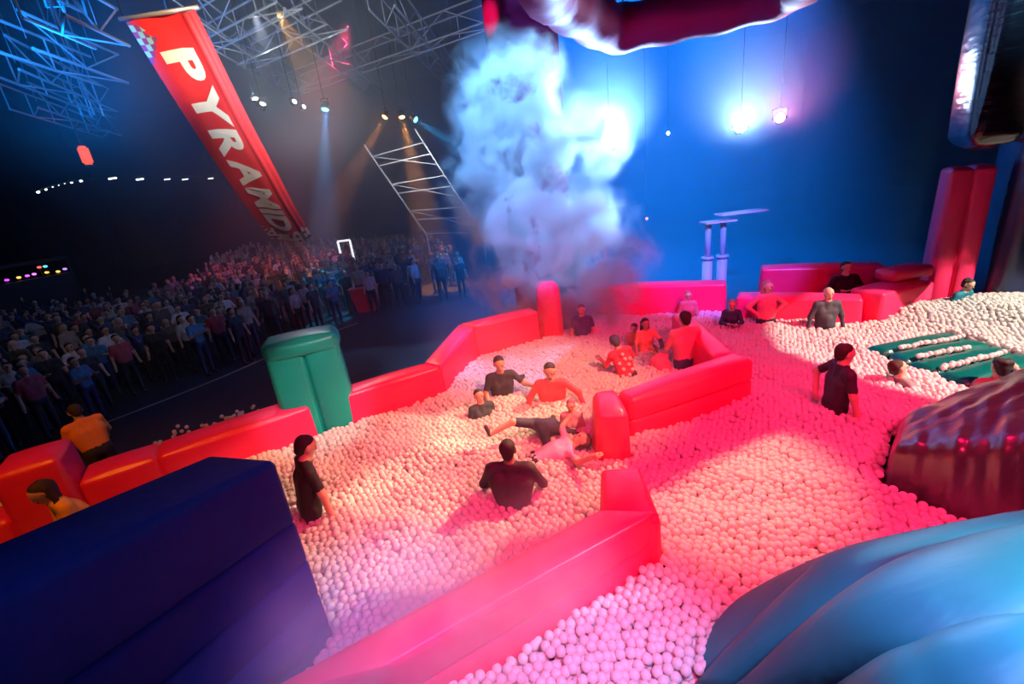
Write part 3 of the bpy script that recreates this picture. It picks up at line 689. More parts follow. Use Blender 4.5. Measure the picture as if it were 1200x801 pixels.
# ------------------------------------------------------------------ figures: one skin grown over a posed skeleton
def surface_nets(G, org, vx):
    s = G < 0; nx, ny, nz = G.shape
    cs = [(i, j, k) for i in (0, 1) for j in (0, 1) for k in (0, 1)]
    def sub(A, c): return A[c[0]:nx - 1 + c[0], c[1]:ny - 1 + c[1], c[2]:nz - 1 + c[2]]
    cnt = sum(sub(s, c).astype(np.int8) for c in cs); mix = (cnt > 0) & (cnt < 8)
    idx = np.argwhere(mix); vid = -np.ones(mix.shape, int); vid[mix] = np.arange(len(idx))
    acc = np.zeros((len(idx), 3)); num = np.zeros(len(idx))
    gv = {c: G[idx[:, 0] + c[0], idx[:, 1] + c[1], idx[:, 2] + c[2]] for c in cs}
    for a in cs:
        for ax in range(3):
            if a[ax]: continue
            b = list(a); b[ax] = 1; b = tuple(b); ga, gb = gv[a], gv[b]; m = (ga < 0) != (gb < 0)
            t = np.where(m, ga / np.where(m, ga - gb, 1), 0); p = np.tile(np.array(a, float), (len(idx), 1)); p[:, ax] += t
            acc[m] += p[m]; num[m] += 1
    V = (idx + acc / num[:, None]) * vx + org
    F = []
    for ax in range(3):
        o = [d for d in range(3) if d != ax]
        A = s.take(range(0, G.shape[ax] - 1), ax); B = s.take(range(1, G.shape[ax]), ax)
        e = np.argwhere(A != B); ok = (e[:, o[0]] > 0) & (e[:, o[1]] > 0) & (e[:, o[0]] < G.shape[o[0]] - 1) & (e[:, o[1]] < G.shape[o[1]] - 1); e = e[ok]
        flip = A[e[:, 0], e[:, 1], e[:, 2]]
        q = []
        for d0, d1 in ((-1, -1), (0, -1), (0, 0), (-1, 0)):
            c = e.copy(); c[:, o[0]] += d0; c[:, o[1]] += d1; q.append(vid[c[:, 0], c[:, 1], c[:, 2]])
        q = np.stack(q, 1); par = flip if ax != 1 else ~flip; q[~par] = q[~par][:, ::-1]; F.append(q)
    return V, np.concatenate(F), idx
def sdf_mesh(name, prims, vx, k0=0.03, cut=None, zmin=None):
    """prims: (a, b, ra, rb, region, detail)"""
    A = np.array([p[0] for p in prims] + [p[1] for p in prims], float); r = max(max(p[2], p[3]) for p in prims) + .05
    lo = A.min(0) - r; hi = A.max(0) + r
    if zmin is not None: lo[2] = max(lo[2], zmin)
    n_ = np.ceil((hi - lo) / vx).astype(int) + 1
    G = np.full(n_, 1.0); D = np.full(n_, 1.0); Lb = np.zeros(n_, np.int8)
    for (a, b, ra, rb, reg, det) in prims:
        a = np.array(a, float); b = np.array(b, float); pad = max(ra, rb) + .06
        i0 = np.maximum(((np.minimum(a, b) - pad - lo) / vx).astype(int), 0); i1 = np.minimum(((np.maximum(a, b) + pad - lo) / vx).astype(int) + 2, n_)
        if (i1 <= i0).any(): continue
        sl = tuple(slice(i0[d], i1[d]) for d in range(3))
        g = np.stack(np.meshgrid(*[lo[d] + np.arange(i0[d], i1[d]) * vx for d in range(3)], indexing='ij'), -1)
        ab = b - a; L2 = max((ab ** 2).sum(), 1e-9); t = np.clip(((g - a) @ ab) / L2, 0, 1)
        d = np.linalg.norm(g - a - t[..., None] * ab, axis=-1) - (ra + (rb - ra) * t)
        k = .007 if det else k0
        cur = G[sl]; h = np.clip(.5 + .5 * (cur - d) / k, 0, 1); G[sl] = cur * (1 - h) + d * h - k * h * (1 - h)
        m = d < D[sl]; D[sl] = np.where(m, d, D[sl]); Lb[sl] = np.where(m, reg, Lb[sl])
    if cut is not None:
        for (c, cr) in cut:
            g = np.stack(np.meshgrid(*[lo[d] + np.arange(n_[d]) * vx for d in range(3)], indexing='ij'), -1)
            G = np.maximum(G, cr - np.linalg.norm(g - np.array(c), axis=-1))
    G[0] = G[-1] = 1; G[:, 0] = G[:, -1] = 1; G[:, :, 0] = G[:, :, -1] = 1
    V, F, idx = surface_nets(G, lo, vx)
    me = bpy.data.meshes.new(name); me.vertices.add(len(V)); me.vertices.foreach_set('co', V.astype(np.float32).ravel())
    me.loops.add(F.size); me.loops.foreach_set('vertex_index', F.astype(np.int32).ravel())
    me.polygons.add(len(F)); me.polygons.foreach_set('loop_start', np.arange(0, F.size, 4, dtype=np.int32)); me.polygons.foreach_set('loop_total', np.full(len(F), 4, np.int32))
    reg = Lb[idx[:, 0], idx[:, 1], idx[:, 2]]
    me.polygons.foreach_set('material_index', reg[F[:, 0]].astype(np.int32)); me.polygons.foreach_set('use_smooth', [True] * len(F))
    me.update(calc_edges=True); me.validate()
    return me
def U(v): return Vector(v).normalized()
def col_mat(kind, c):
    nm = kind + '_%d_%d_%d' % tuple(int(x * 100) for x in c)
    return mat(nm, c, .75 if kind != 'skin' else .5, bump=.3 if kind == 'cloth' else 0, bscale=14)
def figure(name, spec, vx=.0125, label=None, group=None, loc=(0, 0, 0), rz=0, hidden_legs=None):
    """spec in a local frame: +Y is where the chest faces, +X the figure's right"""
    g = spec.get; H = g('H', 1.75) / 1.75
    pel = Vector(g('pelvis', (0, 0, .93))); sp = U(g('spine', (0, 0, 1))); rt = U(g('right', (1, 0, 0)))
    rt = (rt - sp * rt.dot(sp)).normalized(); fw = sp.cross(rt).normalized() * 1.0
    fem = g('fem', False); sw = (.165 if fem else .19) * g('bulk', 1); hw = .095; bulk = g('bulk', 1)
    hd = U(g('head', sp)); face = U(g('face', fw)); face = (face - hd * face.dot(hd)).normalized(); hr_ = face.cross(hd).normalized()
    SK, TO, BO, SH, EY = 0, 1, 2, 3, 4
    ch = pel + sp * .33; sh = pel + sp * .50; nb = pel + sp * .53
    pr = []
    def add(a, b, ra, rb, reg, det=False): pr.append((tuple(a), tuple(b), ra, rb, reg, det))
    add(pel + rt * .07, pel - rt * .07, .115 * bulk, .115 * bulk, BO)
    for s_ in (1, -1):
        add(pel + rt * (.055 if fem else .072) * s_ + sp * .08, ch + rt * (sw - .095) * s_, .105 * bulk, .115 * bulk, TO)
        add(ch + rt * (sw - .10) * s_, sh + rt * (sw - .05) * s_, .10 * bulk, .065, TO)
        add(nb + rt * .03 * s_ - sp * .02, sh + rt * sw * s_ - sp * .02, .06, .062, TO)
        if fem: add(ch + rt * .07 * s_ + fw * .07, ch + rt * .07 * s_ + fw * .085 - sp * .02, .06, .055, TO)
    add(pel + sp * .06, ch, .11 * bulk, .11 * bulk, TO)
    if g('belly'): add(pel + sp * .12 + fw * .05, pel + sp * .2 + fw * .05, .12, .12, TO)
    nk = nb + (sp + hd).normalized() * .055; add(nb - sp * .01, nk + hd * .03, .062, .058, SK)
    for s_ in (1, -1): add(nb + rt * .03 * s_, sh + rt * (sw - .05) * s_ - sp * .015, .05, .05, TO)
    add(nb - sp * .09, nb - sp * .012, .09, .072, TO)
    hc = nk + hd * .125                                         # head: cranium, jaw, brow, nose, ears
    add(hc + hd * .03 - face * .02, hc + hd * .03 + face * .015, .086, .082, SK); add(hc - hd * .02 + face * .02, hc - hd * .075 + face * .045, .066, .045, SK)
    add(hc + hd * .0 + face * .092, hc - hd * .028 + face * .104, .012, .016, SK, True)
    for s_ in (1, -1):
        add(hc + hr_ * .083 * s_ + hd * .015, hc + hr_ * .085 * s_ - hd * .025 - face * .005, .017, .013, SK, True)
        add(hc + hr_ * .034 * s_ + hd * .012 + face * .082, hc + hr_ * .036 * s_ + hd * .012 + face * .083, .014, .014, EY, True)
    add(hc - hd * .062 + face * .088 + hr_ * .018, hc - hd * .062 + face * .088 - hr_ * .018, .009, .009, EY, True)
    arms = g('arms', (((.25, 0, -1), (.1, .3, -1)), ((-.25, 0, -1), (-.1, .3, -1))))
    tr = lambda w: rt * w[0] + fw * w[1] + sp * w[2] if g('rel', True) else Vector(w)
    hands = []
    for s_, (ua, fa) in zip((1, -1), arms):
        S0 = sh + rt * sw * s_; ud = U(tr(ua)); fd = U(tr(fa)); E0 = S0 + ud * .28; W0 = E0 + fd * .245
        cutp = S0 + ud * (.28 if g('long') else .20)
        add(S0, cutp, .056, .05, TO); add(cutp, E0, .044, .04, TO if g('long') else SK)
        add(E0, W0 - fd * .02, .043, .032, TO if g('long') else SK); add(W0 - fd * .03, W0, .029, .027, SK)
        hdv = U(tr(g('hand_dir', (None, None))[0 if s_ == 1 else 1])) if g('hand_dir') and g('hand_dir')[0 if s_ == 1 else 1] else fd
        pn = hdv.cross(rt).normalized() if abs(hdv.dot(rt)) < .9 else hdv.cross(sp).normalized(); sd = pn.cross(hdv).normalized()
        pk = W0 + hdv * .085
        for o_ in (-.024, 0, .024): add(W0 + hdv * .02 + sd * o_ * .6, pk + sd * o_, .018, .017, SK)
        for q, o_ in enumerate((-.033, -.011, .011, .033)):
            L_ = (.062, .078, .082, .07)[q]; f1 = pk + sd * o_ * 1.15 + hdv * L_ * .55 - pn * .008; f2 = f1 + (hdv * .8 - pn * .6).normalized() * L_ * .5
            add(pk + sd * o_, f1, .0105, .0098, SK, True); add(f1, f2, .0098, .0088, SK, True)
        tside = sd * (.03 if s_ == 1 else -.03)
        th1 = W0 + hdv * .055 + tside * 1.7; add(W0 + hdv * .025 + tside * .8, th1, .013, .012, SK, True); add(th1, th1 + hdv * .035 - pn * .012, .0115, .0095, SK, True)
        hands.append(pk)
    legs = g('legs', (((.06, 0, -1), (0, -.03, -1)), ((-.06, 0, -1), (0, -.03, -1))))
    for s_, (td, sd_) in zip((1, -1), legs):
        hp = pel + rt * hw * s_ - sp * .02; K0 = hp + U(td) * .43; A0_ = K0 + U(sd_) * .41
        short = g('shorts')
        if short: M0 = hp + U(td) * .34; add(hp, M0, .092 * bulk, .078, BO); add(M0, K0, .066, .058, SK); add(K0, A0_, .058, .042, SK)
        else: add(hp, K0, .092 * bulk, .062, BO); add(K0, A0_, .062, .045, BO)
        ft = U(g('foot', None) or (fw - U(sd_) * fw.dot(U(sd_)) + Vector((0, 0, -.05)))); add(A0_ - U(sd_) * -.03, A0_ + U(sd_) * .03 + ft * .15, .043, .034, SH)
    me = sdf_mesh('body', pr, vx)
    for m_ in (col_mat('skin', g('skin', (.55, .33, .24))), col_mat('cloth', g('top', (.05, .05, .06))), col_mat('cloth', g('bottom', (.03, .035, .06))), col_mat('cloth', g('shoe', (.05, .05, .05))), col_mat('skin', (.08, .03, .03))): me.materials.append(m_)
    root = empty(name, loc, label, 'person', group); root.rotation_euler = (0, 0, rz); root.scale = (H,) * 3
    link('body', me, None, root, local=True)
    hs = g('hair', 'short')
    if hs != 'bald':
        hp_ = [(tuple(hc + hd * .045 - face * .03), tuple(hc + hd * .052 - face * .005), .092, .082, 0, False), (tuple(hc - face * .05), tuple(hc - face * .055 - hd * .03), .075, .065, 0, False)]
        if hs == 'long':
            for s_ in (1, -1): hp_ += [(tuple(hc + hr_ * .065 * s_ - face * .04 + hd * .03), tuple(hc + hr_ * .085 * s_ - face * .06 + Vector((0, 0, -.22))), .042, .03, 0, False)]
            hp_ += [(tuple(hc - face * .07 + hd * .02), tuple(hc - face * .09 + Vector((0, 0, -.26))), .075, .045, 0, False)]
        if hs == 'bun': hp_ += [(tuple(hc - face * .12 + hd * .05), tuple(hc - face * .13 + hd * .06), .045, .045, 0, False)]
        if hs == 'curly':
            for q in range(10):
                an = q * 2.4; hp_ += [(tuple(hc + hd * (.10 - .01 * (q % 3)) + hr_ * .06 * math.cos(an) - face * (.03 + .06 * math.sin(an))),) * 2 + (.045, .045, 0, False)]
        hm = sdf_mesh('hair', hp_, vx, .02, cut=[(tuple(hc + face * .12 - hd * .035), .112), (tuple(hc + face * .06 - hd * .10), .10)])
        hm.materials.append(col_mat('hair', g('hair_col', (.02, .015, .012)))); link('hair', hm, None, root, local=True)
    if g('beard'):
        bmh = sdf_mesh('beard', [(tuple(hc - hd * .03 + hr_ * .06), tuple(hc - hd * .08 + face * .055), .022, .032, 0, False), (tuple(hc - hd * .03 - hr_ * .06), tuple(hc - hd * .08 + face * .055), .022, .032, 0, False)], vx, .02)
        bmh.materials.append(col_mat('hair', g('hair_col', (.02, .015, .012)))); link('beard', bmh, None, root, local=True)
    if g('glasses'):
        gp = []
        for s_ in (1, -1):
            c_ = hc + hr_ * .036 * s_ + hd * .012 + face * .104
            link('glasses_rim', tube_mesh('glasses_rim', [c_ + hr_ * .03 * math.cos(a_) + hd * .024 * math.sin(a_) for a_ in np.linspace(0, 2 * PI, 13)[:-1]], .0045, 5, closed=True), M_DARKM, root, local=True)
    if g('pompoms'):
        for (u_, w_) in ((-.11, .08), (.02, .06), (.1, .14), (-.06, .2), (.06, .26), (-.1, .33), (.02, .38), (.11, .36), (.0, .48)):
            p_ = pel + rt * u_ + sp * w_ - fw * (.125 * bulk)
            o = link('pompom', sph_me.copy(), M_BALL, root, local=True); o.location = p_; o.scale = (.034,) * 3
    root['_h'] = 1; del root['_h']
    return root, [root.matrix_basis @ h_ for h_ in hands]
def deg(a): return math.radians(a)
def stand(px_, py_, yaw, spec, label, name='person', group=None, z=0.0, lvl=ZB):
    p = P(px_, py_, lvl); return figure(name, spec, loc=(p.x, p.y, z), rz=deg(yaw), label=label, group=group)
def yaw_to(p, px_, py_, lvl=ZB):
    t = P(px_, py_, lvl); return math.degrees(math.atan2(t.y - p[1], t.x - p[0])) - 90
DK = (.025, .025, .032); NV_ = (.03, .04, .09)
SIT = (((.12, 1, .15), (.05, .5, -.8)), ((-.12, 1, .15), (-.05, .5, -.8)))

# standing figures (feet on the hall floor under the balls)
stand(977, 482, -100, dict(H=1.80, top=DK, bottom=(.012, .012, .016), spine=(0, .06, 1), face=(.0, 1, 0), arms=(((.3, .15, -1), (.0, .35, -1)), ((-.85, -.45, -.9), (.75, -.25, -1))), hair_col=(.02, .012, .01)), 'man in black t-shirt standing waist deep among the pink balls')
stand(966, 385, 168, dict(H=1.66, top=(.04, .045, .06), long=True, hair='bald', beard=True, hair_col=(.06, .035, .02), belly=True, arms=(((.35, 0, -1), (.15, .2, -1)), ((-.35, 0, -1), (-.15, .2, -1)))), 'bald bearded man in dark jumper before the pink back wall')
stand(897, 379, 172, dict(H=1.74, fem=True, top=(.75, .13, .26), bottom=(.02, .03, .06), long=True, hair='long', hair_col=(.3, .16, .09), arms=(((.8, -.1, -.8), (-.75, .2, -.65)), ((-.85, -.2, -.75), (.8, .25, -.55)))), 'long haired woman in pink jumper with hands on hips')
stand(803, 430, 8, dict(H=1.84, top=(.62, .2, .25), bottom=(.02, .04, .12), bulk=1.08, spine=(0, .05, 1), arms=(((.3, .3, -1), (-.2, .9, -.4)), ((-.3, .3, -1), (.1, 1, -.3))), hair_col=(.02, .02, .03)), 'man in pink shirt and navy trousers seen from behind at the divider')
stand(986, 358, 175, dict(H=1.80, top=(.015, .015, .02), long=True, bulk=1.1, arms=(((.55, .1, -.9), (-.75, .6, .05)), ((-.55, .1, -.9), (.75, .65, .12))), hair_col=(.03, .02, .02)), 'guard in black with folded arms behind the pink back wall')
stand(1116, 366, -165, dict(H=1.55, top=(.0, .14, .2), spine=(0, .25, 1), hair_col=(.02, .015, .01), beard=True, arms=(((.4, .1, -1), (.1, .3, -1)), ((-.5, .2, -1), (-.1, .4, -1)))), 'bearded man in teal shirt wading by the red pillar')
lm = stand(366, 603, -55, dict(H=1.84, top=(.012, .012, .016), bottom=(.012, .012, .016), spine=(0, .16, 1), head=(0, .35, .94), arms=(((.25, .35, -1), (.0, .25, -1)), ((-.25, .3, -1), (-.05, .4, -1))), hair_col=(.015, .01, .008)), 'man in black bending over the balls beside the navy wall')
stand(856, 380, 160, dict(H=1.42, fem=True, top=(.02, .06, .1), long=True, hair='bun', hair_col=(.3, .2, .14), spine=(0, .2, 1), arms=(((.3, .5, -1), (-.6, .9, .3)), ((-.3, .6, -.9), (.7, .9, .2)))), 'woman in dark jacket with pinned up hair crouching beside the pink jumper')
stand(806, 372, 170, dict(H=1.46, fem=True, top=(.55, .15, .2), hair='bun', hair_col=(.4, .1, .1)), 'child in pink top peeking over the far end of the divider')
stand(735, 441, 5, dict(H=1.62, fem=True, top=(.75, .04, .1), bottom=(.05, .02, .06), long=True, spine=(-.22, .1, 1), head=(-.35, .3, .9), hair='short', hair_col=(.05, .06, .12), arms=(((.3, .6, -.8), (-.2, .9, .2)), ((-.4, .6, -.8), (-.1, .9, .2))), pompoms=True), 'person in bright pink dotted costume leaning over the balls')
stand(745, 402, 150, dict(H=1.30, fem=True, top=(.5, .2, .15), hair='short', hair_col=(.06, .03, .03), spine=(0, .2, 1)), 'child with dark hair squeezed behind the dotted costume')
stand(757, 410, 185, dict(H=1.48, fem=True, top=(.8, .3, .16), skin=(.4, .22, .16), hair='long', hair_col=(.03, .02, .03), arms=(((.4, .3, -1), (.1, .6, -.8)), ((-.6, .6, -.8), (-.4, 1, -.1)))), 'woman in peach top with long dark hair holding up a phone')
stand(779, 434, 20, dict(H=1.40, fem=True, top=(.75, .08, .2), bottom=(.6, .06, .16), hair='short', hair_col=(.4, .08, .1), spine=(0, .55, .85), pelvis=(0, -.1, .9), head=(0, .8, .3), long=True, arms=(((.1, .7, -.6), (0, .9, .2)), ((-.1, .7, -.6), (0, .9, .2)))), 'person in pink bent over beside the navy trousers')
# sitting and lying in the balls
def sit(px_, py_, yaw, spec, label, z=.78, group=None):
    p = P(px_, py_); sp = dict(pelvis=(0, 0, 0), legs=SIT); sp.update(spec)
    return figure('person', sp, loc=(p.x, p.y, z), rz=deg(yaw), label=label, group=group)
sit(602, 588, -10, dict(top=(.02, .02, .035), bottom=(.02, .02, .03), long=True, bulk=1.15, spine=(0, .1, 1), hair_col=(.02, .015, .02), skin=(.3, .16, .12), arms=(((.5, .3, -1), (-.2, .8, -.6)), ((-.5, .3, -1), (.2, .8, -.6)))), 'man in dark hoodie sitting with his back turned', z=.78)
sit(589, 462, -170, dict(top=(.02, .025, .05), spine=(0, .12, 1), skin=(.5, .28, .2), arms=(((.4, .3, -1), (-.1, .7, -.5)), ((-.75, .3, -.8), (-.5, .8, .1))), hair_col=(.03, .03, .05)), 'man in navy t-shirt sitting and holding out a small camera', z=.74)
sit(567, 486, -160, dict(H=1.45, top=(.03, .06, .08), spine=(0, -.2, 1), hair_col=(.02, .02, .03), skin=(.5, .28, .2)), 'boy in dark green t-shirt sunk in balls to the chest', z=.56)
sit(648, 470, 172, dict(top=(.75, .05, .08), long=True, beard=True, spine=(0, .15, 1), arms=(((.6, .25, -.9), (.2, .5, -.8)), ((-.85, .2, -.7), (-.35, .5, -.8))), skin=(.5, .28, .2), bulk=1.05), 'bearded man in red hoodie sitting with arms spread', z=.72)
sit(671, 503, 165, dict(H=1.2, top=(.5, .3, .35), hair_col=(.3, .1, .15), fem=True), 'small child in grey pink top against the red post', z=.74)
sit(634, 516, 116, dict(H=1.38, top=(.03, .03, .07), bottom=(.02, .025, .06), shorts=True, pelvis=(0, 0, .28), spine=(.1, -.75, -.35), right=(1, 0, 0), face=(0, 0, 1), legs=(((.1, .85, .35), (.3, 1, -.35)), ((-.25, -.1, -1), (-.1, -.5, -.9))), arms=(((.6, .1, .5), (.1, .3, .9)), ((-.6, .1, .5), (-.1, .3, .9))), hair_col=(.05, .03, .05)), 'person in dark shorts tumbling over with one bare leg outstretched', z=.86)
sit(628, 538, 95, dict(H=1.6, top=(.7, .28, .5), pelvis=(0, 0, .02), spine=(0, -.9, .3), right=(1, 0, 0), face=(0, .3, .9), long=False, hair_col=(.1, .05, .05), legs=(((.1, 1, -.1), (0, 1, -.3)), ((-.1, 1, -.1), (0, 1, -.3))), arms=(((.9, .1, .1), (.5, .2, .8)), ((-.9, .1, .1), (-.5, .3, .7)))), 'person in pale pink shirt lying back in the balls', z=.80)
sit(1068, 447, -100, dict(top=(.2, .2, .2), glasses=True, spine=(0, -.3, 1), hair_col=(.04, .025, .015), skin=(.6, .4, .3)), 'man with glasses buried to his chin beside the green mat', z=.40)
sit(1170, 458, -20, dict(top=(.3, .12, .12), hair='curly', spine=(0, .1, 1), hair_col=(.012, .012, .015), arms=(((.7, .9, .2), (.2, 1, .1)), ((-.4, .3, -.9), (0, .8, -.4)))), 'curly haired person reaching over the balls behind the black bolster', z=.45)
sit(683, 390, 170, dict(H=1.6, top=(.06, .08, .2), hair_col=(.05, .05, .1)), 'figure half hidden in the foot of the smoke plume', z=.74)
wp = P(122, 628)
figure('person', dict(pelvis=(0, 0, .1), spine=(0, .4, .92), head=(0, .35, .95), face=(0, .9, -.35), fem=True, long=True, top=(.85, .42, .08), bottom=(.03, .04, .12), hair='long', hair_col=(.035, .018, .01), legs=(((.1, 1, -.05), (.05, -.1, -1)), ((-.2, .8, -.5), (0, -.9, -.4))), arms=(((.15, .5, -1), (.0, .7, -.8)), ((-.15, .6, -1), (0, .6, -.8)))), loc=(wp.x, wp.y, .93), rz=deg(150), label='woman in orange shirt leaning forward on the balls behind the navy wall')
op = P(108, 512, 1.15)
figure('person', dict(H=1.72, top=(.8, .25, .03), bottom=DK, bulk=1.12, spine=(0, .3, 1), hair_col=(.03, .02, .01), arms=(((.3, .5, -1), (0, .9, -.4)), ((-.3, .5, -1), (0, .9, -.4)))), loc=(op.x, op.y, 0), rz=deg(60), label='attendant in orange shirt outside the red corner block')

# small things in hands
def gadget(p, s, rz, label, name='phone'):
    root = empty(name, p, label, name); root.rotation_euler = (R(60), 0, rz)
    cs_ = link('case', box_mesh('case', (0, 0, 0), s, .006), M_DARKM, root, local=True, smooth=False)
    link('screen', box_mesh('screen', (0, 0, s[2] / 2 + .001), (s[0] * .86, s[1] * .88, .003)), mat('dark_glass', (.02, .05, .12), .1), cs_, local=True, smooth=False)
gadget(P(775, 402, 1.32), (.09, .17, .012), .3, 'phone held up by the woman in peach top')
gadget(P(768, 408, 1.28), (.1, .18, .012), 1.2, 'second phone between the peach top and the bent pink figure')
gadget(P(612, 441, 1.15), (.09, .07, .04), .2, 'small camera held out by the man in navy t-shirt', 'camera')

# ------------------------------------------------------------------ crowd
CW = [dict(top=DK, bottom=DK), dict(top=(.45, .45, .5), bottom=DK, fem=True, hair='long'), dict(top=(.05, .16, .28), bottom=NV_, arms=(((.3, .3, -1), (-.5, .8, .3)), ((-.3, .3, -1), (.5, .8, .3)))),
      dict(top=(.35, .06, .07), bottom=DK), dict(top=(.04, .05, .12), bottom=DK, long=True, arms=(((.5, .4, .5), (0, .3, 1)), ((-.3, 0, -1), (0, .4, -1)))),
      dict(top=(.35, .26, .2), bottom=(.05, .05, .06), fem=True, hair='long', hair_col=(.2, .12, .06)), dict(top=(.6, .6, .62), bottom=NV_, arms=(((.5, .1, -.9), (-.7, .7, .1)), ((-.5, .1, -.9), (.7, .7, .15)))), dict(top=(.1, .09, .08), bottom=DK, hair='bald', long=True)]
CL = ['crowd member in black shirt standing with arms down', 'crowd woman in light grey top with long hair', 'crowd member in blue shirt holding something before the chest', 'crowd member in dark red shirt', 'crowd member in navy top raising one arm', 'crowd woman in tan top with brown hair', 'crowd member in white shirt with folded arms', 'bald crowd member in dark brown jacket']
CG = [q.replace('crowd', 'onlookers: crowd') for q in CL]
protos = []
for k, sp_ in enumerate(CW):
    rt_, _ = figure('onlooker', sp_, vx=.03, label=CL[k], group=CG[k]); protos.append(rt_)
poly = [(-40, 372), (0, 362), (90, 348), (170, 338), (225, 322), (250, 300), (290, 286), (330, 284), (380, 280), (500, 274), (545, 296), (560, 318), (500, 322), (440, 338), (400, 352), (330, 385), (330, 402), (235, 436), (140, 474), (92, 492), (60, 512), (0, 545), (-40, 560)]
gx, gy = np.meshgrid(np.arange(-40, 2, .74), np.arange(6, 44, .80)); gx = gx + (np.arange(gx.shape[0]) % 2)[:, None] * .37
gx = (gx + rng.uniform(-.2, .2, gx.shape)).ravel(); gy = (gy + rng.uniform(-.22, .22, gy.shape)).ravel()
cp = np.stack([gx, gy, np.full_like(gx, 1.62)], 1); cx, cy, cd_ = projn(cp)
fx_, fy_, _ = projn(np.stack([gx, gy, np.zeros_like(gx)], 1))
k = inpoly(cx, cy, poly) & (cd_ > 0); k &= ~inpoly(gx, gy, pit)
k &= (fy_ < np.interp(fx_, [-60, 60, 140, 262, 335, 420, 560], [590, 525, 486, 438, 406, 376, 345]))
cp = cp[k]; cx = cx[k]; cy = cy[k]; dist = np.hypot(cp[:, 0], cp[:, 1])
keep = rng.random(len(cp)) < np.where(cx > 430, .55, .86); cp = cp[keep]; cx = cx[keep]; cy = cy[keep]; dist = dist[keep]
od = np.argsort(dist); cp = cp[od]; cx = cx[od]; cy = cy[od]
print('crowd', len(cp))
usedp = set(); far_pts = []
for i in range(len(cp)):
    q = int(rng.choice(8, p=[.26, .1, .14, .1, .12, .1, .08, .10])); pr_ = protos[q]
    yaw = math.degrees(math.atan2(5 - cp[i, 1], 2 - cp[i, 0])) - 90 + rng.normal(0, 25); sc = rng.uniform(.9, 1.05)
    if i < 300:
        if q not in usedp: usedp.add(q); r_ = pr_
        else:
            r_ = pr_.copy(); COL.objects.link(r_)
            for c_ in pr_.children:
                d_ = c_.copy(); COL.objects.link(d_); d_.parent = r_
        r_.location = (cp[i, 0], cp[i, 1], 0); r_.rotation_euler = (0, 0, deg(yaw)); r_.scale = (sc,) * 3
    else: far_pts.append((cp[i, 0], cp[i, 1], 0, deg(yaw), sc, q))
for q, pr_ in enumerate(protos):
    if q not in usedp:
        for c_ in list(pr_.children): bpy.data.objects.remove(c_)
        bpy.data.objects.remove(pr_)
if far_pts:
    low = []
    for q in (0, 2, 3, 5):
        rt_, _ = figure('tmp', CW[q], vx=.06); me_ = [c_ for c_ in rt_.children if c_.name.startswith('body')][0].data
        low.append((np.array([w.co[:] for w in me_.vertices]), [tuple(pp_.vertices) for pp_ in me_.polygons], [pp_.material_index for pp_ in me_.polygons], list(me_.materials)))
        for c_ in list(rt_.children): bpy.data.objects.remove(c_)
        bpy.data.objects.remove(rt_)
    V_ = []; F_ = []; MI = []; ms = []; n0 = 0
    for (x, y, z, a_, sc, q) in far_pts:
        co, fs_, mi, mm = low[q % 4]; ca, sa = math.cos(a_), math.sin(a_)
        V_.append(np.stack([co[:, 0] * ca - co[:, 1] * sa, co[:, 0] * sa + co[:, 1] * ca, co[:, 2]], 1) * sc + (x, y, z))
        for m_ in mm:
            if m_ not in ms: ms.append(m_)
        F_ += [tuple(w + n0 for w in ff) for ff in fs_]; MI += [ms.index(mm[i_]) for i_ in mi]; n0 += len(co)
    me_ = pydata('far_crowd', np.concatenate(V_), F_)
    for m_ in ms: me_.materials.append(m_)
    me_.polygons.foreach_set('material_index', MI)
    tagp(link('far_crowd', me_), 'distant rows of the dark crowd behind the nearer onlookers', 'crowd', None, 'stuff')
# red tables and bins among the crowd, a white lit frame
for (x, y, w, lab) in ((366, 332, .9, 'red bin standing in the crowd under the banner'), (426, 338, 1.0, 'red bin tilted towards the floor near the blue lit onlookers'), (243, 366, .9, 'red sign board low among the dark onlookers'), (348, 352, .9, 'small red table in front of the red bin')):
    p = P(x, y, .9); root = empty('red_bin', (p.x, p.y, 0), lab, 'bin')
    mm = mat('red_bin_plastic', (.8, .05, .04), .4)
    bb_ = link('bin_body', puff_mesh('bin_body', [[[(p.x - w * .35, p.y - .3, 0), (p.x - w * .5, p.y - .4, .95)], [(p.x - w * .35, p.y + .3, 0), (p.x - w * .5, p.y + .4, .95)]], [[(p.x + w * .35, p.y - .3, 0), (p.x + w * .5, p.y - .4, .95)], [(p.x + w * .35, p.y + .3, 0), (p.x + w * .5, p.y + .4, .95)]]], .05, .02), mm, root)
    link('rim', tube_mesh('rim', [(p.x - w * .5, p.y - .4, .96), (p.x + w * .5, p.y - .4, .96), (p.x + w * .5, p.y + .4, .96), (p.x - w * .5, p.y + .4, .96)], .03, 6, closed=True), mm, bb_, local=True)
p = Q(406, 296, 27); fr = empty('light_frame', (p.x, p.y, 0), 'white glowing upright frame standing in the crowd', 'light frame')
p0 = Q(402, 305, 27); p1 = Q(410, 281, 27); hw_ = .35
for (a_, b_) in (((p.x - hw_, p.y, p0.z - .8), (p.x - hw_, p.y, p1.z)), ((p.x + hw_, p.y, p0.z - .8), (p.x + hw_, p.y, p1.z)), ((p.x - hw_, p.y, p1.z), (p.x + hw_, p.y, p1.z)), ((p.x - hw_, p.y, p0.z), (p.x + hw_, p.y, p0.z))):
    link('lit_bar', tube_mesh('lit_bar', [a_, b_], .06, 6), emat('white_frame', (.9, .9, 1), 1.6), fr)
for s_ in (-1, 1): link('leg', tube_mesh('leg', [(p.x + s_ * hw_, p.y, 0), (p.x + s_ * hw_, p.y, p0.z - .8)], .05, 6), M_DARKM, fr)
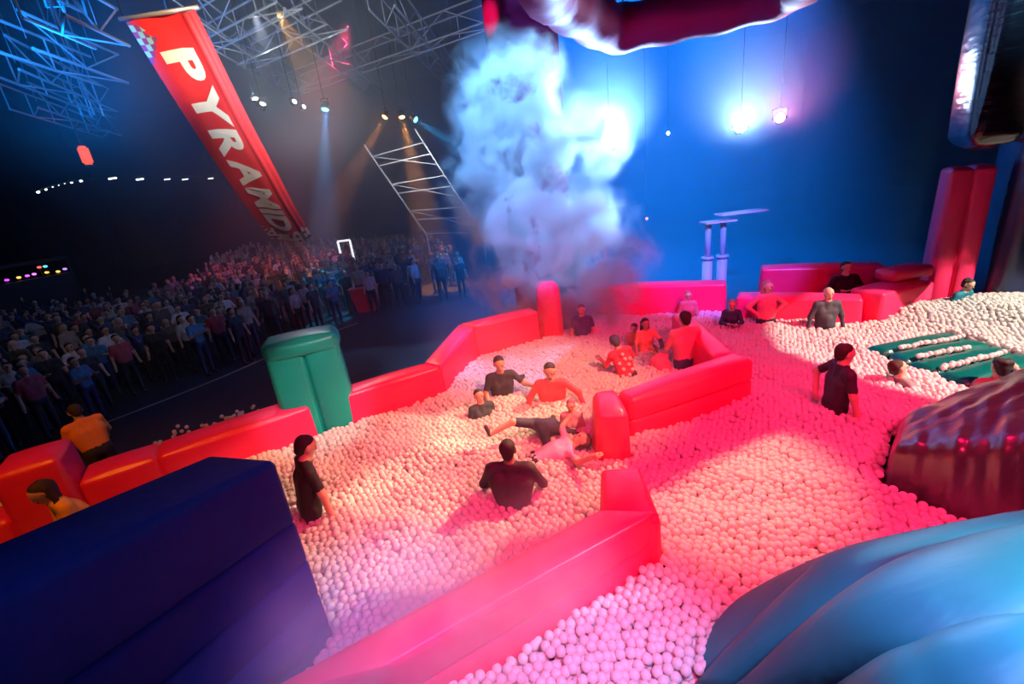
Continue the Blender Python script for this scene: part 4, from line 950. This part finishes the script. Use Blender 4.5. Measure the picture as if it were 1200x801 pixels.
# pale folding chair at the left edge, modelled as a bag on a post
p = P(8, 604, .9); chf = empty('bag', (p.x, p.y, 0), 'pale green bag hanging on a post outside the pit wall', 'bag')
link('post', tube_mesh('post', [(p.x, p.y, 0), (p.x, p.y, 1.25)], .025, 8), M_DARKM, chf)
link('sack', puff_mesh('sack', prism((p.x - .17, p.y - .12), (p.x - .17, p.y + .1), (p.x + .17, p.y - .12), (p.x + .17, p.y + .1), .72, 1.1), .08, .05), mat('pale_green_cloth', (.55, .65, .4), .8), chf)
link('handle', tube_mesh('handle', [(p.x + .13 * math.cos(a_), p.y - .05, 1.1 + .14 * math.sin(a_)) for a_ in np.linspace(0, PI, 9)], .015, 6), mat('pale_green_cloth', (.55, .65, .4), .8), chf)
# twin glowing posts behind the pit
tq = Q(829, 302, 12.0)
tpz = empty('twin_posts', (tq.x, tq.y, 0), 'two cyan lit posts with thick sleeves and bright plates in the haze', 'posts')
M_CY = mat('pale_post', (.35, .7, .8), .5)
zs, zp = tq.z, Q(829, 262, 12.0).z
for dx in (0, .40):
    cpt = Vector((tq.x + dx, tq.y, 0))
    sl_ = link('sleeve', tube_mesh('sleeve', [cpt, cpt + Vector((0, 0, zs))], .13, 16), M_CY, tpz)
    link('post', tube_mesh('post', [cpt + Vector((0, 0, zs - .05)), cpt + Vector((0, 0, zp))], .075, 16), M_CY, tpz)
    link('collar', tube_mesh('collar', [cpt + Vector((0, 0, zs - .04)), cpt + Vector((0, 0, zs + .03))], .16, 16), M_CY, sl_, local=True)
    link('plate', puff_mesh('plate', prism((cpt.x - .15, cpt.y - .25), (cpt.x - .15, cpt.y + .25), (cpt.x + .65 + dx, cpt.y - .25), (cpt.x + .65 + dx, cpt.y + .25), zp + dx * .4, zp + .05 + dx * .4), .02, 0), mat('white_plate', (.9, .9, .9), .3), tpz)

# ------------------------------------------------------------------ haze and smoke
def vol_mat(name, dens, col=(1, 1, 1), g_=.3):
    m = bpy.data.materials.new(name); m.use_nodes = True; n, l = nodes(m); n.clear()
    out = n.new('ShaderNodeOutputMaterial'); vs_ = n.new('ShaderNodeVolumeScatter'); vs_.inputs['Color'].default_value = (*col, 1); vs_.inputs['Density'].default_value = dens; vs_.inputs['Anisotropy'].default_value = g_
    l.new(vs_.outputs[0], out.inputs['Volume']); return m, n, l, vs_
mh, _, _, _ = vol_mat('thin_haze', .035, (.85, .92, 1), .35)
hz = link('hall_haze', box_mesh('hall_haze', (9.5, 31.5, 7.4), (47, 37, 14.7)), mh, smooth=False); tagp(hz, 'thin stage haze hanging in the hall behind the pit', 'haze', None, 'stuff')
def smoke(name, label, blobs, dens, nscale, thr, gain, g_=.3, warp=.35, col=(1, 1, 1), yst=1):
    m, n, l, vs_ = vol_mat(name, 0, col, g_)
    geo = n.new('ShaderNodeNewGeometry')
    nw = n.new('ShaderNodeTexNoise'); nw.inputs['Scale'].default_value = nscale * .6; nw.inputs['Detail'].default_value = 2; l.new(geo.outputs['Position'], nw.inputs['Vector'])
    sb = n.new('ShaderNodeVectorMath'); sb.operation = 'SUBTRACT'; l.new(nw.outputs['Color'], sb.inputs[0]); sb.inputs[1].default_value = (.5, .5, .5)
    sc_ = n.new('ShaderNodeVectorMath'); sc_.operation = 'SCALE'; l.new(sb.outputs[0], sc_.inputs[0]); sc_.inputs['Scale'].default_value = warp * 2
    ad = n.new('ShaderNodeVectorMath'); ad.operation = 'ADD'; l.new(geo.outputs['Position'], ad.inputs[0]); l.new(sc_.outputs[0], ad.inputs[1])
    acc = None
    for (c, r_, w_) in blobs:
        ds = n.new('ShaderNodeVectorMath'); ds.operation = 'DISTANCE'; l.new(ad.outputs[0], ds.inputs[0]); ds.inputs[1].default_value = tuple(c)
        mr = n.new('ShaderNodeMapRange'); mr.interpolation_type = 'SMOOTHSTEP'; l.new(ds.outputs['Value'], mr.inputs['Value']); mr.inputs['From Min'].default_value = r_; mr.inputs['From Max'].default_value = r_ * .15; mr.inputs['To Max'].default_value = w_
        if acc is None: acc = mr.outputs[0]
        else:
            mx = n.new('ShaderNodeMath'); mx.operation = 'MAXIMUM'; l.new(acc, mx.inputs[0]); l.new(mr.outputs[0], mx.inputs[1]); acc = mx.outputs[0]
    nz = n.new('ShaderNodeTexNoise'); nz.inputs['Scale'].default_value = nscale; nz.inputs['Detail'].default_value = 6; nz.inputs['Roughness'].default_value = .62; sy = n.new('ShaderNodeVectorMath'); sy.operation = 'MULTIPLY'; sy.inputs[1].default_value = (1, yst, 1); l.new(ad.outputs[0], sy.inputs[0]); l.new(sy.outputs[0], nz.inputs['Vector'])
    mr = n.new('ShaderNodeMapRange'); l.new(nz.outputs['Fac'], mr.inputs['Value']); mr.inputs['From Min'].default_value = thr; mr.inputs['From Max'].default_value = thr + gain
    mu = n.new('ShaderNodeMath'); mu.operation = 'MULTIPLY'; l.new(acc, mu.inputs[0]); l.new(mr.outputs[0], mu.inputs[1])
    m2 = n.new('ShaderNodeMath'); m2.operation = 'MULTIPLY'; l.new(mu.outputs[0], m2.inputs[0]); m2.inputs[1].default_value = dens; l.new(m2.outputs[0], vs_.inputs['Density'])
    try: m.cycles.volume_step_rate = .28
    except Exception: pass
    me = sdf_mesh(name, [(tuple(c), tuple(c), r_ * 1.02, r_ * 1.02, 0, False) for c, r_, _ in blobs], .16, .2)
    me.materials.append(m); o = link(name, me); tagp(o, label, 'smoke', None, 'stuff'); return o
YS = 10.8
sb_ = [(Q(x, y, YS + dy), r_, w_) for x, y, dy, r_, w_ in ((600, 120, 0, 1.5, 1.0), (590, 200, 0, 1.5, 1.0), (640, 175, 0, 1.3, .9), (690, 165, .2, 1.1, 1.0), (610, 260, 0, 1.6, 1), (660, 280, 0, 1.8, 1), (720, 300, .2, 1.3, .55), (630, 335, -.3, 1.5, .9), (690, 340, -.4, 1.4, .9), (590, 330, 0, 1.0, .5))]
smoke('smoke_plume', 'billowing white blue smoke plume rising from the pit', sb_, 5.0, 1.9, .445, .15, .35, .55, yst=.45)
lb = [(P(470, 690, 1.7), .85, .9), (P(560, 690, 1.6), .8, .9), (P(400, 740, 1.7), .8, .8), (P(640, 650, 1.5), .7, .6), (P(510, 740, 1.5), .7, .8)]
smoke('low_smoke', 'thin lilac smoke drifting over the near pink divider', lb, 1.7, 1.3, .33, .45, .0, .3)
mb_ = [(P(620, 420, 1.3), 1.6, .5), (P(560, 400, 1.5), 1.3, .6), (P(650, 480, 1.5), 1.3, .5), (P(760, 440, 1.4), 1.2, .4)]
smoke('pit_smoke', 'faint pink smoke veil lying over the far pit', mb_, .16, 1.0, .3, .5, .0, .4)
